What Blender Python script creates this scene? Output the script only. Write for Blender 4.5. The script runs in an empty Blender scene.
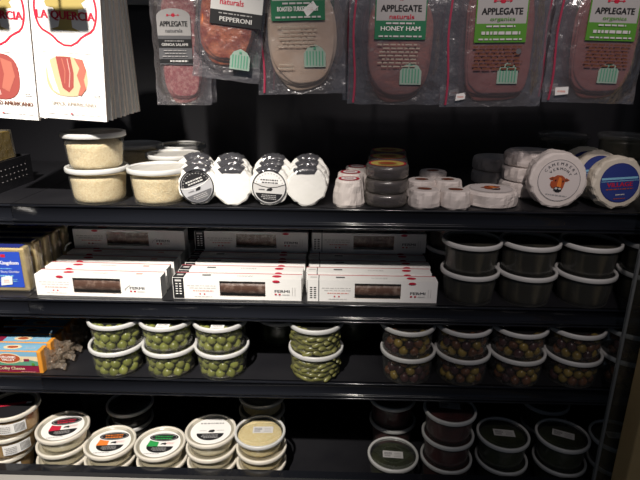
import bpy, bmesh, math, random
from mathutils import Vector, Matrix, noise
R = math.radians
rnd = random.Random(7)
SC = bpy.context.scene
COL = SC.collection
H = 1.50                       # eye height above the floor; every z below is given relative to the eye

# ------------------------------------------------------------------ camera
F, PITCH, ROLL, YAW = 530.0, R(18.0), R(0.48), R(1.37)
FWD = Vector((0, math.cos(PITCH), -math.sin(PITCH)))
_r = Vector((1, 0, 0)); _u = Vector((0, math.sin(PITCH), math.cos(PITCH)))
RIGHT = _r * math.cos(ROLL) + _u * math.sin(ROLL)
UP = -_r * math.sin(ROLL) + _u * math.cos(ROLL)
_yaw = Matrix.Rotation(YAW, 3, 'Z')
FWD, RIGHT, UP = _yaw @ FWD, _yaw @ RIGHT, _yaw @ UP
cam = bpy.data.objects.new('camera', bpy.data.cameras.new('camera'))
COL.objects.link(cam)
m = Matrix((RIGHT, UP, -FWD)).transposed().to_4x4()
m.translation = Vector((0, 0, H))
cam.matrix_world = m
cam.data.sensor_fit = 'HORIZONTAL'; cam.data.sensor_width = 36.0
cam.data.lens = 36.0 * F / 640.0
cam.data.clip_start = 0.02
SC.camera = cam

def proj(p):
    d = p.dot(FWD)
    return 320 + F * p.dot(RIGHT) / d, 240 - F * p.dot(UP) / d
def X_at(px, Y, z):            # the x that shows at column px for a point at depth Y, height z
    q = RIGHT * F - FWD * (px - 320)
    return -Vector((0, Y, z)).dot(q) / q.x
def at(px, py, Y):             # where the line of sight through a pixel meets the plane y = Y
    d = FWD + RIGHT * ((px - 320) / F) + UP * (-(py - 240) / F)
    return d * (Y / d.y)

# ------------------------------------------------------------------ materials
def nt(name):
    mt = bpy.data.materials.new(name); mt.use_nodes = True
    n = mt.node_tree; n.nodes.clear()
    out = n.nodes.new('ShaderNodeOutputMaterial')
    return mt, n, out
def bump_of(n, scale, strength, dist=.002, detail=3, stretch=None):
    tc = n.nodes.new('ShaderNodeTexCoord'); no = n.nodes.new('ShaderNodeTexNoise')
    no.inputs['Scale'].default_value = scale; no.inputs['Detail'].default_value = detail
    if stretch:
        mp = n.nodes.new('ShaderNodeMapping'); mp.inputs['Scale'].default_value = stretch
        n.links.new(tc.outputs['Object'], mp.inputs[0]); n.links.new(mp.outputs[0], no.inputs['Vector'])
    else:
        n.links.new(tc.outputs['Object'], no.inputs['Vector'])
    b = n.nodes.new('ShaderNodeBump'); b.inputs['Strength'].default_value = strength; b.inputs['Distance'].default_value = dist
    n.links.new(no.outputs['Fac'], b.inputs['Height'])
    return b, no
_mc = {}
def solid(name, col, rough=.5, bump=0, scale=60, col2=None, vscale=30, rand=0, spec=.5, sss=0, contrast=(.35, .65), stretch=None, dist=.002):
    if name in _mc: return _mc[name]
    mt, n, out = nt(name)
    p = n.nodes.new('ShaderNodeBsdfPrincipled')
    p.inputs['Base Color'].default_value = (*col, 1); p.inputs['Roughness'].default_value = rough
    p.inputs['Specular IOR Level'].default_value = spec
    src = None
    if col2:
        tc = n.nodes.new('ShaderNodeTexCoord'); no = n.nodes.new('ShaderNodeTexNoise'); no.inputs['Scale'].default_value = vscale
        no.inputs['Detail'].default_value = 4
        if stretch:
            mp = n.nodes.new('ShaderNodeMapping'); mp.inputs['Scale'].default_value = stretch
            n.links.new(tc.outputs['Object'], mp.inputs[0]); n.links.new(mp.outputs[0], no.inputs['Vector'])
        else:
            n.links.new(tc.outputs['Object'], no.inputs['Vector'])
        rp = n.nodes.new('ShaderNodeValToRGB')
        rp.color_ramp.elements[0].position, rp.color_ramp.elements[1].position = contrast
        rp.color_ramp.elements[0].color = (*col, 1); rp.color_ramp.elements[1].color = (*col2, 1)
        n.links.new(no.outputs['Fac'], rp.inputs[0]); src = rp.outputs[0]
    if rand:
        oi = n.nodes.new('ShaderNodeObjectInfo'); hs = n.nodes.new('ShaderNodeHueSaturation')
        mr = n.nodes.new('ShaderNodeMapRange'); mr.inputs['To Min'].default_value = 1 - rand; mr.inputs['To Max'].default_value = 1 + rand
        n.links.new(oi.outputs['Random'], mr.inputs['Value']); n.links.new(mr.outputs[0], hs.inputs['Value'])
        if src: n.links.new(src, hs.inputs['Color'])
        else: hs.inputs['Color'].default_value = (*col, 1)
        src = hs.outputs[0]
    if src: n.links.new(src, p.inputs['Base Color'])
    if bump:
        b, _ = bump_of(n, scale, bump, dist); n.links.new(b.outputs[0], p.inputs['Normal'])
    n.links.new(p.outputs[0], out.inputs[0])
    _mc[name] = mt
    return mt
def clear(name, tint=(.93, .93, .92), body=(.6, .6, .6), haze=.06, edge=.3, rough=.12, bump=0, scale=40, gloss=.05):
    """thin clear plastic: see-through, hazier and glossier towards grazing angles"""
    if name in _mc: return _mc[name]
    mt, n, out = nt(name)
    tr = n.nodes.new('ShaderNodeBsdfTransparent'); tr.inputs[0].default_value = (*tint, 1)
    df = n.nodes.new('ShaderNodeBsdfDiffuse'); df.inputs[0].default_value = (*body, 1)
    gl = n.nodes.new('ShaderNodeBsdfGlossy'); gl.inputs['Roughness'].default_value = rough
    lw = n.nodes.new('ShaderNodeLayerWeight'); lw.inputs[0].default_value = .35
    m1 = n.nodes.new('ShaderNodeMath'); m1.operation = 'MULTIPLY_ADD'; m1.inputs[1].default_value = edge; m1.inputs[2].default_value = haze
    m2 = n.nodes.new('ShaderNodeMath'); m2.operation = 'MULTIPLY_ADD'; m2.inputs[1].default_value = .35; m2.inputs[2].default_value = gloss
    n.links.new(lw.outputs['Facing'], m1.inputs[0]); n.links.new(lw.outputs['Fresnel'], m2.inputs[0])
    a = n.nodes.new('ShaderNodeMixShader'); b = n.nodes.new('ShaderNodeMixShader')
    n.links.new(m1.outputs[0], a.inputs[0]); n.links.new(tr.outputs[0], a.inputs[1]); n.links.new(df.outputs[0], a.inputs[2])
    n.links.new(m2.outputs[0], b.inputs[0]); n.links.new(a.outputs[0], b.inputs[1]); n.links.new(gl.outputs[0], b.inputs[2])
    if bump:
        bp, _ = bump_of(n, scale, bump, .004, 4)
        for s in (df, gl, lw): n.links.new(bp.outputs[0], s.inputs['Normal'])
    n.links.new(b.outputs[0], out.inputs[0])
    _mc[name] = mt
    return mt

BLACK_CASE = solid('black_case', (.008, .008, .012), .6, .05, 200)
SHELF_BLK = solid('shelf_black', (.011, .011, .014), .42, .1, 140, (.016, .016, .019), 9)
RAIL_BLK = solid('rail_black', (.010, .011, .015), .16, .04, 120)
STEEL = solid('steel_wire', (.45, .45, .46), .3, spec=.8)
TAN = solid('tan_laminate', (.50, .36, .17), .5, .1, 40, (.44, .31, .14), 12)
PALE = solid('pale_bumper', (.36, .35, .33), .5, .05, 80)
GREYPAINT = solid('grey_paint', (.11, .115, .12), .5)
FLOORM = solid('floor_tile', (.30, .29, .27), .4, .05, 20, (.36, .35, .33), 3)
WALLM = solid('wall_paint', (.35, .34, .33), .8, .05, 60)
CURLGLINT = solid('curl_glint', (.86, .85, .83), .6, .12, 90)  # white that paints in the reflection along the curled film edge
CARD = solid('white_card', (.88, .87, .85), .5, .03, 60)
CARDEDGE = solid('card_edge', (.74, .65, .58), .7, .1, 120)
WRAP = solid('wrapping_paper', (.84, .83, .80), .62, .35, 55, (.78, .77, .73), 22, dist=.003)
WRAPPINK = solid('rosy_wrapping_paper', (.80, .73, .69), .62, .35, 55, (.74, .67, .63), 22, dist=.003)
WRAPCREAM = solid('cream_wrapping_paper', (.76, .70, .60), .55, .4, 50, (.68, .61, .50), 22, dist=.003)
LIDRIM = solid('lid_rim', (.58, .58, .57), .35, .05, 80)
LIDWHITE = clear('lid_frosted', (.95, .92, .86), (.86, .84, .80), .62, .2, .25, .15, 40)
LIDCLEAR = clear('lid_clear', (.99, .99, .99), (.45, .46, .48), .03, .05, .15, .10, 60, .02)
LIDRIMW = solid('lid_rim_cream', (.68, .64, .56), .35, .05, 80)
LIDFROST = clear('lid_half_frosted', (.92, .89, .80), (.84, .79, .66), .50, .3, .2, .12, 50)
CUP = clear('cup_clear', (.98, .98, .97), (.6, .6, .58), .015, .12, .08, gloss=.03)
FILM = clear('pouch_film', (.95, .94, .95), (.50, .47, .51), .10, .35, .20, 1.0, 45, .30)
FILMTHIN = clear('thin_film', (.95, .94, .92), (.5, .46, .40), .06, .3, .14, 1.0, 60, .12)
DARKFILM = clear('dark_film', (.22, .22, .25), (.10, .10, .11), .35, .3, .1, .7, 60, .06)
GLASS = clear('door_glass', (.80, .82, .82), (.2, .22, .22), .03, .05, .04, 0, 40, .02)
WINFILM = clear('window_film', (.98, .98, .98), (.5, .5, .5), .01, .05, .1, .3, 60, .02)
ENDFILM = clear('end_film', (.80, .74, .66), (.36, .30, .24), .22, .4, .14, 1.0, 45, .10)
GLASSEDGE = solid('glass_edge', (.14, .15, .155), .25)
def ink(c, name): return solid('ink_' + name, c, .5, spec=.3)
RED = ink((.52, .02, .05), 'red'); BLK = ink((.015, .015, .017), 'black'); DGREY = ink((.12, .12, .13), 'dark_grey')
GREY = ink((.38, .37, .37), 'grey'); LGREY = ink((.60, .59, .58), 'light_grey'); WHT = ink((.85, .84, .82), 'white')
GREEN = ink((.02, .16, .075), 'deep_green'); LIME = ink((.085, .26, .03), 'lime'); BLUE = ink((.025, .075, .50), 'blue'); DBLUE = ink((.03, .05, .24), 'dark_blue'); PANEL = ink((.40, .39, .385), 'panel_grey'); STRIP = ink((.34, .03, .07), 'zip_red')
NAVY = ink((.02, .03, .20), 'navy'); LBLUE = ink((.25, .55, .75), 'light_blue'); ORANGE = ink((.78, .22, .04), 'orange')
MAROON = ink((.22, .012, .045), 'maroon'); GOLD = ink((.46, .36, .12), 'gold'); CREAM = ink((.75, .62, .40), 'cream')
TAUPE = ink((.40, .34, .28), 'taupe'); BROWN = ink((.16, .06, .035), 'brown'); PINK = ink((.72, .34, .30), 'pink')
BADGE = ink((.29, .39, .33), 'pale_green'); RUST = ink((.42, .085, .03), 'rust'); VGREEN = ink((.03, .33, .08), 'green')
TEAL = ink((.10, .30, .20), 'badge_green'); FATC = ink((.62, .46, .28), 'fat'); MEATRED = ink((.34, .075, .065), 'meat_red')
MEATPINK = ink((.47, .15, .11), 'meat_pink'); SILVERP = ink((.42, .42, .44), 'silver'); YEL = ink((.62, .50, .12), 'yellow')

# ------------------------------------------------------------------ object helpers
def link_mesh(name, me, parent=None, mats=None):
    o = bpy.data.objects.new(name, me); COL.objects.link(o)
    if parent: o.parent = parent
    return o
class MB:
    """collects geometry with material slots and links it as ONE mesh"""
    def __init__(s): s.v = []; s.f = []; s.mi = []; s.sm = []; s.mats = []
    def slot(s, m):
        if m not in s.mats: s.mats.append(m)
        return s.mats.index(m)
    def add(s, vs, fs, mat, smooth=False, M=None):
        b = len(s.v); k = s.slot(mat)
        s.v += [(M @ Vector(v)) if M else Vector(v) for v in vs]
        for f in fs: s.f.append(tuple(b + i for i in f)); s.mi.append(k); s.sm.append(smooth)
    def box(s, c, d, mat, M=None):
        x, y, z = c; a, b, e = (q / 2 for q in d)
        vs = [(x + i * a, y + j * b, z + k * e) for i in (-1, 1) for j in (-1, 1) for k in (-1, 1)]
        s.add(vs, [(0, 1, 3, 2), (4, 6, 7, 5), (0, 4, 5, 1), (2, 3, 7, 6), (0, 2, 6, 4), (1, 5, 7, 3)], mat, False, M)
    def rbox(s, c, d, r, mat, seg=2, smooth=True):
        bm = bmesh.new(); bmesh.ops.create_cube(bm, size=1)
        for v in bm.verts: v.co = Vector((v.co.x * d[0] + c[0], v.co.y * d[1] + c[1], v.co.z * d[2] + c[2]))
        bmesh.ops.bevel(bm, geom=bm.edges[:], offset=r, segments=seg, affect='EDGES', profile=.5)
        bm.verts.ensure_lookup_table(); bm.verts.index_update()
        s.add([v.co.copy() for v in bm.verts], [[v.index for v in f.verts] for f in bm.faces], mat, False); bm.free()
    def lathe(s, prof, mat, n=48, smooth=True, M=None, fr=None):
        vs = []; fs = []
        for r, z in prof:
            for i in range(n):
                a = 2 * math.pi * i / n; q = fr(a, r, z) if fr else r
                vs.append((q * math.cos(a), q * math.sin(a), z))
        for k in range(len(prof) - 1):
            for i in range(n):
                j = (i + 1) % n
                fs.append((k * n + i, k * n + j, (k + 1) * n + j, (k + 1) * n + i))
        if prof[0][0] > 1e-6: fs.append(tuple(range(n - 1, -1, -1)))
        if prof[-1][0] > 1e-6: fs.append(tuple((len(prof) - 1) * n + i for i in range(n)))
        s.add(vs, fs, mat, smooth, M)
    def open_lathe(s, prof, mat, n=48, smooth=True):
        vs = []; fs = []
        for r, z in prof:
            for i in range(n):
                a = 2 * math.pi * i / n; vs.append((r * math.cos(a), r * math.sin(a), z))
        for k in range(len(prof) - 1):
            for i in range(n):
                j = (i + 1) % n; fs.append((k * n + i, k * n + j, (k + 1) * n + j, (k + 1) * n + i))
        s.add(vs, fs, mat, smooth)
    def tube(s, pts, r, mat, n=8):
        pts = [Vector(p) for p in pts]; vs = []; fs = []
        for i, p in enumerate(pts):
            d = (pts[min(i + 1, len(pts) - 1)] - pts[max(i - 1, 0)]).normalized()
            a = d.cross(Vector((.123, .3, .94))).normalized(); b = d.cross(a)
            for k in range(n):
                t = 2 * math.pi * k / n; vs.append(p + (a * math.cos(t) + b * math.sin(t)) * r)
        for i in range(len(pts) - 1):
            for k in range(n):
                j = (k + 1) % n; fs.append((i * n + k, i * n + j, (i + 1) * n + j, (i + 1) * n + k))
        fs += [tuple(range(n))[::-1], tuple((len(pts) - 1) * n + k for k in range(n))]
        s.add(vs, fs, mat, True)
    def mesh(s, name):
        me = bpy.data.meshes.new(name)
        me.from_pydata([tuple(v) for v in s.v], [], s.f)
        for m_ in s.mats: me.materials.append(m_)
        me.polygons.foreach_set('material_index', s.mi); me.polygons.foreach_set('use_smooth', s.sm)
        me.update()
        bm = bmesh.new(); bm.from_mesh(me); bmesh.ops.recalc_face_normals(bm, faces=bm.faces[:]); bm.to_mesh(me); bm.free()
        return me
    def build(s, name, parent=None): return link_mesh(name, s.mesh(name), parent)

_tx = {}
def text_geo(t):
    if t in _tx: return _tx[t]
    cu = bpy.data.curves.new('t', 'FONT'); cu.body = t; cu.size = 1; cu.resolution_u = 2
    ob = bpy.data.objects.new('t', cu)
    me = bpy.data.meshes.new_from_object(ob)
    vs = [(v.co.x, v.co.y) for v in me.vertices]; fs = [tuple(p.vertices) for p in me.polygons]
    bpy.data.objects.remove(ob); bpy.data.curves.remove(cu); bpy.data.meshes.remove(me)
    _tx[t] = (vs, fs); return _tx[t]

class Print:
    """flat printed shapes in (u, v) metres, each layer a hair above the last, bent onto a surface by mp(u, v, lift)"""
    def __init__(s, mp, step=.00022): s.mb = MB(); s.mp = mp; s.step = step; s.k = 0
    def poly(s, pts, mat, up=1):
        s.k += up; h = s.k * s.step
        s.mb.add([s.mp(u, v, h) for u, v in pts], [tuple(range(len(pts)))], mat)
    def rect(s, x0, y0, x1, y1, mat): s.poly([(x0, y0), (x1, y0), (x1, y1), (x0, y1)], mat)
    def ell(s, cx, cy, rx, ry, mat, n=32, a0=0, a1=360, rot=0):
        pts = []
        for i in range(n if a1 - a0 >= 360 else n + 1):
            a = R(a0 + (a1 - a0) * i / n); x, y = rx * math.cos(a), ry * math.sin(a)
            pts.append((cx + x * math.cos(rot) - y * math.sin(rot), cy + x * math.sin(rot) + y * math.cos(rot)))
        s.poly(pts, mat)
    def line(s, pts, w, mat, closed=False):
        s.k += 1; h = s.k * s.step; n = len(pts); A = []; B = []
        for i in range(n):
            p = Vector(pts[i]); a = Vector(pts[(i - 1) % n if closed else max(i - 1, 0)]); b = Vector(pts[(i + 1) % n if closed else min(i + 1, n - 1)])
            d = (b - a).normalized(); q = Vector((-d.y, d.x)) * w / 2
            A.append(p + q); B.append(p - q)
        vs = [s.mp(q.x, q.y, h) for q in A + B]
        fs = [(i, (i + 1) % n, n + (i + 1) % n, n + i) for i in range(n if closed else n - 1)]
        s.mb.add(vs, fs, mat)
    def arc(s, cx, cy, r, a0, a1, w, mat, n=24):
        s.line([(cx + r * math.cos(R(a0 + (a1 - a0) * i / n)), cy + r * math.sin(R(a0 + (a1 - a0) * i / n))) for i in range(n + 1)], w, mat)
    def ring(s, cx, cy, r, w, mat, n=40):
        s.line([(cx + r * math.cos(2 * math.pi * i / n), cy + r * math.sin(2 * math.pi * i / n)) for i in range(n)], w, mat, True)
    def text(s, t, cx, cy, w, mat, rot=0, bold=0, hmax=None, h=None):
        """centred text, w wide"""
        vs, fs = text_geo(t)
        if not vs: return
        x0 = min(v[0] for v in vs); x1 = max(v[0] for v in vs); y0 = min(v[1] for v in vs); y1 = max(v[1] for v in vs)
        k = w / (x1 - x0); ky = k
        if h: ky = h / (y1 - y0)
        elif hmax and k * (y1 - y0) > hmax: k = ky = hmax / (y1 - y0)
        c, sn = math.cos(R(rot)), math.sin(R(rot))
        s.k += 1; hh = s.k * s.step
        for dx in ([0] if not bold else [-bold, 0, bold]):
            P = []
            for x, y in vs:
                X = (x - (x0 + x1) / 2) * k + dx; Y = (y - (y0 + y1) / 2) * ky
                P.append(s.mp(cx + X * c - Y * sn, cy + X * sn + Y * c, hh + dx * .02))
            s.mb.add(P, fs, mat)
    def arctext(s, t, cx, cy, r, a0, a1, size, mat, inward=False, bold=0):
        for i, ch in enumerate(t):
            if ch == ' ': continue
            a = a0 + (a1 - a0) * i / max(1, len(t) - 1)
            vs, fs = text_geo(ch)
            x0 = min(v[0] for v in vs); x1 = max(v[0] for v in vs)
            rot = R(a - 90 if not inward else a + 90); c, sn = math.cos(rot), math.sin(rot)
            ox, oy = cx + r * math.cos(R(a)), cy + r * math.sin(R(a))
            for dx in ([0] if not bold else [-bold, bold]):
                P = []
                for x, y in vs:
                    X = (x - (x0 + x1) / 2) * size + dx; Y = (y - .35) * size
                    P.append(s.mp(ox + X * c - Y * sn, oy + X * sn + Y * c, (s.k + 1) * s.step + dx * .02))
                s.mb.add(P, fs, mat)
        s.k += 1
    def lines(s, x0, x1, y0, y1, n, mat, fill=.45, seed=1, ragged=.25):
        """rows of print too small to read"""
        q = random.Random(seed); s.k += 1; h = s.k * s.step; dy = (y1 - y0) / n
        for i in range(n):
            y = y0 + (i + .5) * dy; x = x0 + q.uniform(0, ragged) * (x1 - x0) * .5; xe = x1 - q.uniform(0, ragged) * (x1 - x0) * .5
            while x < xe:
                w = min(q.uniform(.05, .16) * (x1 - x0), xe - x)
                a = abs(dy) * fill / 2
                s.mb.add([s.mp(x, y - a, h), s.mp(x + w, y - a, h), s.mp(x + w, y + a, h), s.mp(x, y + a, h)], [(0, 1, 2, 3)], mat)
                x += w + .03 * (x1 - x0)
    def mesh(s, name): return s.mb.mesh(name)
    def build(s, name, parent=None): return s.mb.build(name, parent)

def tag(o, label=None, cat=None, group=None, kind=None):
    if label: o['label'] = label
    if cat: o['category'] = cat
    if group: o['group'] = group
    if kind: o['kind'] = kind
    return o
def thing(name, label, cat, loc, rot=(0, 0, 0), group=None):
    o = bpy.data.objects.new(name, None); o.empty_display_size = .02; COL.objects.link(o)
    o.location = (loc[0], loc[1], loc[2] + H); o.rotation_euler = rot
    return tag(o, label, cat, group)
def place(o, loc, rot=(0, 0, 0)):
    o.location = (loc[0], loc[1], loc[2] + H); o.rotation_euler = rot; return o
def copy_tree(o, parent=None):
    c = o.copy(); COL.objects.link(c); c.parent = parent
    for ch in list(o.children): copy_tree(ch, c)
    return c
def front(y):                  # print on a face looking at -y
    return lambda u, v, h: (u, y - h, v)
def topface(z):                # print on a face looking up; v grows away from the viewer
    return lambda u, v, h: (u, v, z + h)

# ------------------------------------------------------------------ shelf heights (relative to the eye) and the case
YF = .975                      # front edge of the shelves
Z1, Z2, Z3, Z4 = -.2537, -.452, -.633, -.924
YB = 1.46
XL, XS, XR = -1.05, X_at(9.5, .97, -.26), .95
LIPZ = -.857

fl = MB(); fl.box((0, -.2, -.02), (6, 6, .04), FLOORM); o = fl.build('floor'); tag(o, kind='structure')
wb = MB(); wb.box((0, YB + .14, 1.4), (6, .08, 2.8), WALLM); o = wb.build('wall_back'); tag(o, kind='structure')

case = thing('display_case', 'black refrigerated grocery display case holding all the shelves of cheese and olives', 'display case', (0, 0, -H))
def casepart(name, boxes):
    b = MB()
    for c, d, mt in boxes: b.box((c[0], c[1], c[2] + H), d, mt)
    return b.build(name, case)
casepart('back_panel', [((-.05, YB + .02, -.2), (2.1, .04, 1.85), BLACK_CASE)])
casepart('side_panel', [((XL - .02, 1.2, -.2), (.03, .5, 1.85), BLACK_CASE)])
casepart('side_panel', [((XR + .02, 1.2, -.2), (.03, .5, 1.85), BLACK_CASE)])
casepart('hook_rail', [((-.05, YB - .012, .185), (2.0, .02, .075), GREYPAINT)])
casepart('bottom_deck', [((-.05, 1.205, Z4 - .012), (2.0, .51, .02), SHELF_BLK)])
casepart('front_lip', [((-.05, .955, LIPZ - .05), (2.0, .022, .1), RAIL_BLK)])
casepart('bumper', [((-.05, .932, -.8855), (2.0, .022, .036), PALE)])
casepart('base_cabinet', [((-.05, 1.2, (-.935 - H) / 2), (2.0, .48, H - .935), BLACK_CASE)])
b = MB()
pp = at(633.5, 451, .845)
b.rbox((pp.x + .035, .87, -.35 + H), (.07, .05, 2.2), .004, TAN)
b.build('post', case)

# sliding glass door on the right, standing open so its edge shows as a thin upright line
ge = at(610, 400, .905)
door = thing('glass_door', 'clear sliding glass door with a thin grey edge at the right end of the case', 'glass door', (ge.x, .905, -.93))
b = MB(); b.box((.18, 0, .72), (.352, .005, 1.44), GLASS); b.build('pane', door)
b = MB(); b.rbox((.0, 0, .72), (.005, .008, 1.44), .001, GLASSEDGE, 1); b.build('edge_strip', door)

SHELVES = [(Z1, 'top', 'under the round cheeses and grated cheese tubs'), (Z2, 'second', 'under the long salami boxes and dark tubs'), (Z3, 'third', 'under the tubs of olives')]
for z, nm, what in SHELVES:
    for x0, x1, lab in ((XS + .0007, XR, f'long black {nm} shelf with ridged price rail {what}'), (XL, XS - .0007, f'short black {nm} shelf section at the left end beside the long {nm} shelf')):
        t = thing('shelf', lab, 'shelf', ((x0 + x1) / 2, YF, z), group=None)
        L = x1 - x0
        b = MB(); b.box((0, .2385, -.006), (L, .473, .012), SHELF_BLK)
        b.build('shelf_board', t)
        # ridged rail: profile swept along the front edge
        rid = lambda cz, r_, y0: [(y0 - r_ * math.sin(R(a)), cz + r_ * math.cos(R(a))) for a in range(0, 181, 30)]
        pr = [(.004, 0)] + rid(-.0025, .0025, -.0015) + [(0, -.006), (.0005, -.028)] + rid(-.0325, .003, -.001) + [(.001, -.0365)] + rid(-.0395, .0022, -.0005) + [(.004, -.042)]
        vs = [(s_ * L / 2, y, zz) for s_ in (-1, 1) for y, zz in pr]; n = len(pr)
        b = MB(); b.add(vs, [(i, (i + 1) % n, n + (i + 1) % n, n + i) for i in range(n)] + [tuple(range(n)), tuple(range(n, 2 * n))], RAIL_BLK, True)
        b.build('price_rail', t)
        nb = 3 if L > 1 else 2
        for k in range(nb):
            b = MB(); xx = -L / 2 + .05 + (L - .1) * k / (nb - 1)
            b.add([(xx - .004, .46, -.012), (xx + .004, .46, -.012), (xx - .004, .46, -.075), (xx + .004, .46, -.075), (xx - .004, .1, -.012), (xx + .004, .1, -.012), (xx - .004, .1, -.022), (xx + .004, .1, -.022)],
                  [(0, 1, 3, 2), (4, 6, 7, 5), (0, 2, 6, 4), (1, 5, 7, 3), (2, 3, 7, 6), (0, 4, 5, 1)], BLACK_CASE)
            b.build('bracket', t)

# ------------------------------------------------------------------ deli tubs
LR = .0592
_tubc = {}
def lid_mesh(kind):
    k = ('lid', kind)
    if k not in _tubc:
        b = MB(); cen = {'white': LIDWHITE, 'clear': LIDCLEAR, 'frost': LIDFROST, 'dim': LIDCLEAR}[kind]; rimm = LIDCLEAR if kind == 'dim' else LIDRIMW if kind == 'frost' else LIDRIM
        b.open_lathe([(LR - .0045, -.0075), (LR - .0008, -.0085), (LR, -.0075), (LR, -.001), (LR - .001, .0006), (LR - .003, .001), (LR - .005, .0004), (LR - .006, -.0016)], rimm, 56)
        b.open_lathe([(LR - .006, -.0016), (LR - .0072, -.0045), (.0235, -.0045), (.001, -.0045)], cen, 56)
        _tubc[k] = b.mesh('lid')
    return _tubc[k]
def cup_mesh(h, rb):
    k = ('cup', h, rb)
    if k not in _tubc:
        b = MB()
        b.open_lathe([(.001, .003), (rb - .008, .003), (rb - .006, .0005), (rb - .002, .0005), (rb, .003), (rb + (.0555 - rb) * .45, h * .45), (.0545, h - .010), (.0555, h - .002)], CUP, 48)
        _tubc[k] = b.mesh('cup')
    return _tubc[k]
def contents_mesh(key, h, rb, mat, fill, rough, seed):
    k = ('fill', key, h, rb, fill, seed)
    if k not in _tubc:
        b = MB(); n = 56; top = h * fill
        prof = [(.001, .004), (rb - .005, .004), (rb - .0025, .007)]
        for i in range(1, 9):
            z = .007 + (top - .007) * i / 9; prof.append((rb - .0022 + (.0555 - rb) * z / h, z))
        rt = prof[-1][0]
        prof += [(rt - .004, top), (rt * .7, top + .001), (rt * .4, top + .002), (.001, top + .002)]
        vs = []; fs = []
        for r, z in prof:
            for i in range(n):
                a = 2 * math.pi * i / n; x, y = r * math.cos(a), r * math.sin(a)
                q = noise.noise(Vector((x * 70 + seed * 3.1, y * 70, z * 70))) * rough
                if z >= top - .001: vs.append((x, y, z + q))
                else: vs.append((x * (1 - abs(q) / max(r, .01)), y * (1 - abs(q) / max(r, .01)), z))
        for kk in range(len(prof) - 1):
            for i in range(n):
                j = (i + 1) % n; fs.append((kk * n + i, kk * n + j, (kk + 1) * n + j, (kk + 1) * n + i))
        b.add(vs, fs, mat, True); _tubc[k] = b.mesh('contents')
    return _tubc[k]
GRATED = solid('grated_cheese', (.95, .83, .58), .8, .5, 420, (.84, .68, .42), 260, dist=.003)
YELGRATED = solid('yellow_grated_cheese', (.97, .84, .48), .75, .4, 380, (.90, .72, .36), 200, dist=.003)
CREAMY = solid('cream_spread', (.90, .82, .60), .5, .15, 60, (.86, .77, .54), 30)
HUMMUS = solid('amber_spread', (.62, .40, .16), .55, .3, 120, (.50, .29, .09), 40)
DARKLEAF = solid('dark_leaf_rolls', (.015, .014, .008), .4, .4, 90, (.11, .095, .06), 40, stretch=(1, 1, .10), contrast=(.45, .7))
DARKRED = solid('dark_red_relish', (.045, .008, .010), .4, .3, 90, (.11, .02, .02), 45)
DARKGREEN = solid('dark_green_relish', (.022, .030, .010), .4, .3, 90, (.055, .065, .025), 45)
BRINE = solid('brine_dark', (.03, .032, .022), .35, .2, 60, (.06, .055, .04), 30)
TAPENADE = solid('olive_mix_dark', (.045, .022, .016), .4, .5, 100, (.10, .05, .03), 50)
def tub(name, label, px, Y, zb, h, lid='clear', fill=None, rb=.0495, group=None, pz=None, rot=0, dx=0, level=0):
    """px is the column where the lid's centre shows"""
    z = zb
    X = X_at(px, Y, z + h) + dx
    t = thing(name, label, 'food tub', (X, Y, z), (0, 0, rot), group)
    link_mesh('cup', cup_mesh(h, rb), t)
    l = link_mesh('lid', lid_mesh(lid), t); l.location.z = h
    if fill:
        key, mt, fr, rg = fill
        link_mesh('contents', contents_mesh(key, h, rb, mt, fr, rg, level + 1), t)
    return t
def lid_label(t, h, meshname, key, fn, rot=0, loc=(0, 0)):
    if key not in _tubc:
        p = Print(topface(.0), .00018); fn(p); _tubc[key] = p.mesh(meshname)
    o = link_mesh(meshname, _tubc[key], t); o.location = (loc[0], loc[1], h - .0042); o.rotation_euler.z = rot
    return o

# ---- top shelf: grated cheese
HT = .069
g = ('grated', GRATED, .80, .002)
tub('grated_cheese_tub', 'tub of pale grated cheese at the bottom of the front stack of two', 97, 1.017, Z1, HT, 'white', g)
tub('grated_cheese_tub', 'tub of pale grated cheese standing on top of another tub', 93, 1.017, Z1 + HT - .0035, HT, 'white', ('grated', GRATED, .74, .003), level=1)
tub('grated_cheese_tub', 'single tub of grated cheese with frosted lid between the stack and the wrapped rounds', 158, 1.017, Z1, HT, 'white', g, level=2)
tub('grated_cheese_tub', 'frosted tub of grated cheese directly behind the single front tub', 173, 1.16, Z1, HT + .004, 'white', g, level=3)
tub('grated_cheese_tub', 'clear-lidded tub of grated cheese farthest back behind the frosted tub', 181, 1.285, Z1, HT + .006, 'clear', ('grated', GRATED, .6, .002), level=4)
tub('grated_cheese_tub', 'dim tub in the shade behind the stack of two grated cheese tubs', 137, 1.29, Z1, HT + .006, 'white', g, level=5)

# ---- second shelf: dark tubs
HD = .066
dl = ('leaf', DARKLEAF, .87, .0012)
for i, (pu, pl, w) in enumerate(((472.5, 470, 'left column, beside the salami boxes'), (530.5, 527, 'middle column'), (591, 586, 'right column, before the glass edge'))):
    tub('dark_leaf_tub', f'lower tub of dark rolled leaves on the second shelf, {w}', pl, 1.022, Z2, HD, 'clear', dl, level=i)
    tub('dark_leaf_tub', f'upper tub of dark rolled leaves on the second shelf, {w}', pu, 1.022, Z2 + HD - .0035, HD, 'clear', dl, level=i)
for k in range(2):
    tub('dark_leaf_tub', ('lower', 'upper')[k] + ' tub of dark leaves on the second shelf, partly behind the glass door', 649 + 4 * k, 1.03, Z2 + k * (HD - .0035), HD, 'clear', dl, level=k)
    tub('dark_leaf_tub', ('lower', 'upper')[k] + ' dark tub tucked between the salami boxes and the front dark tubs', 452 + k, 1.17, Z2 + k * (HD - .0035), HD, 'clear', dl, level=k)

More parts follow.
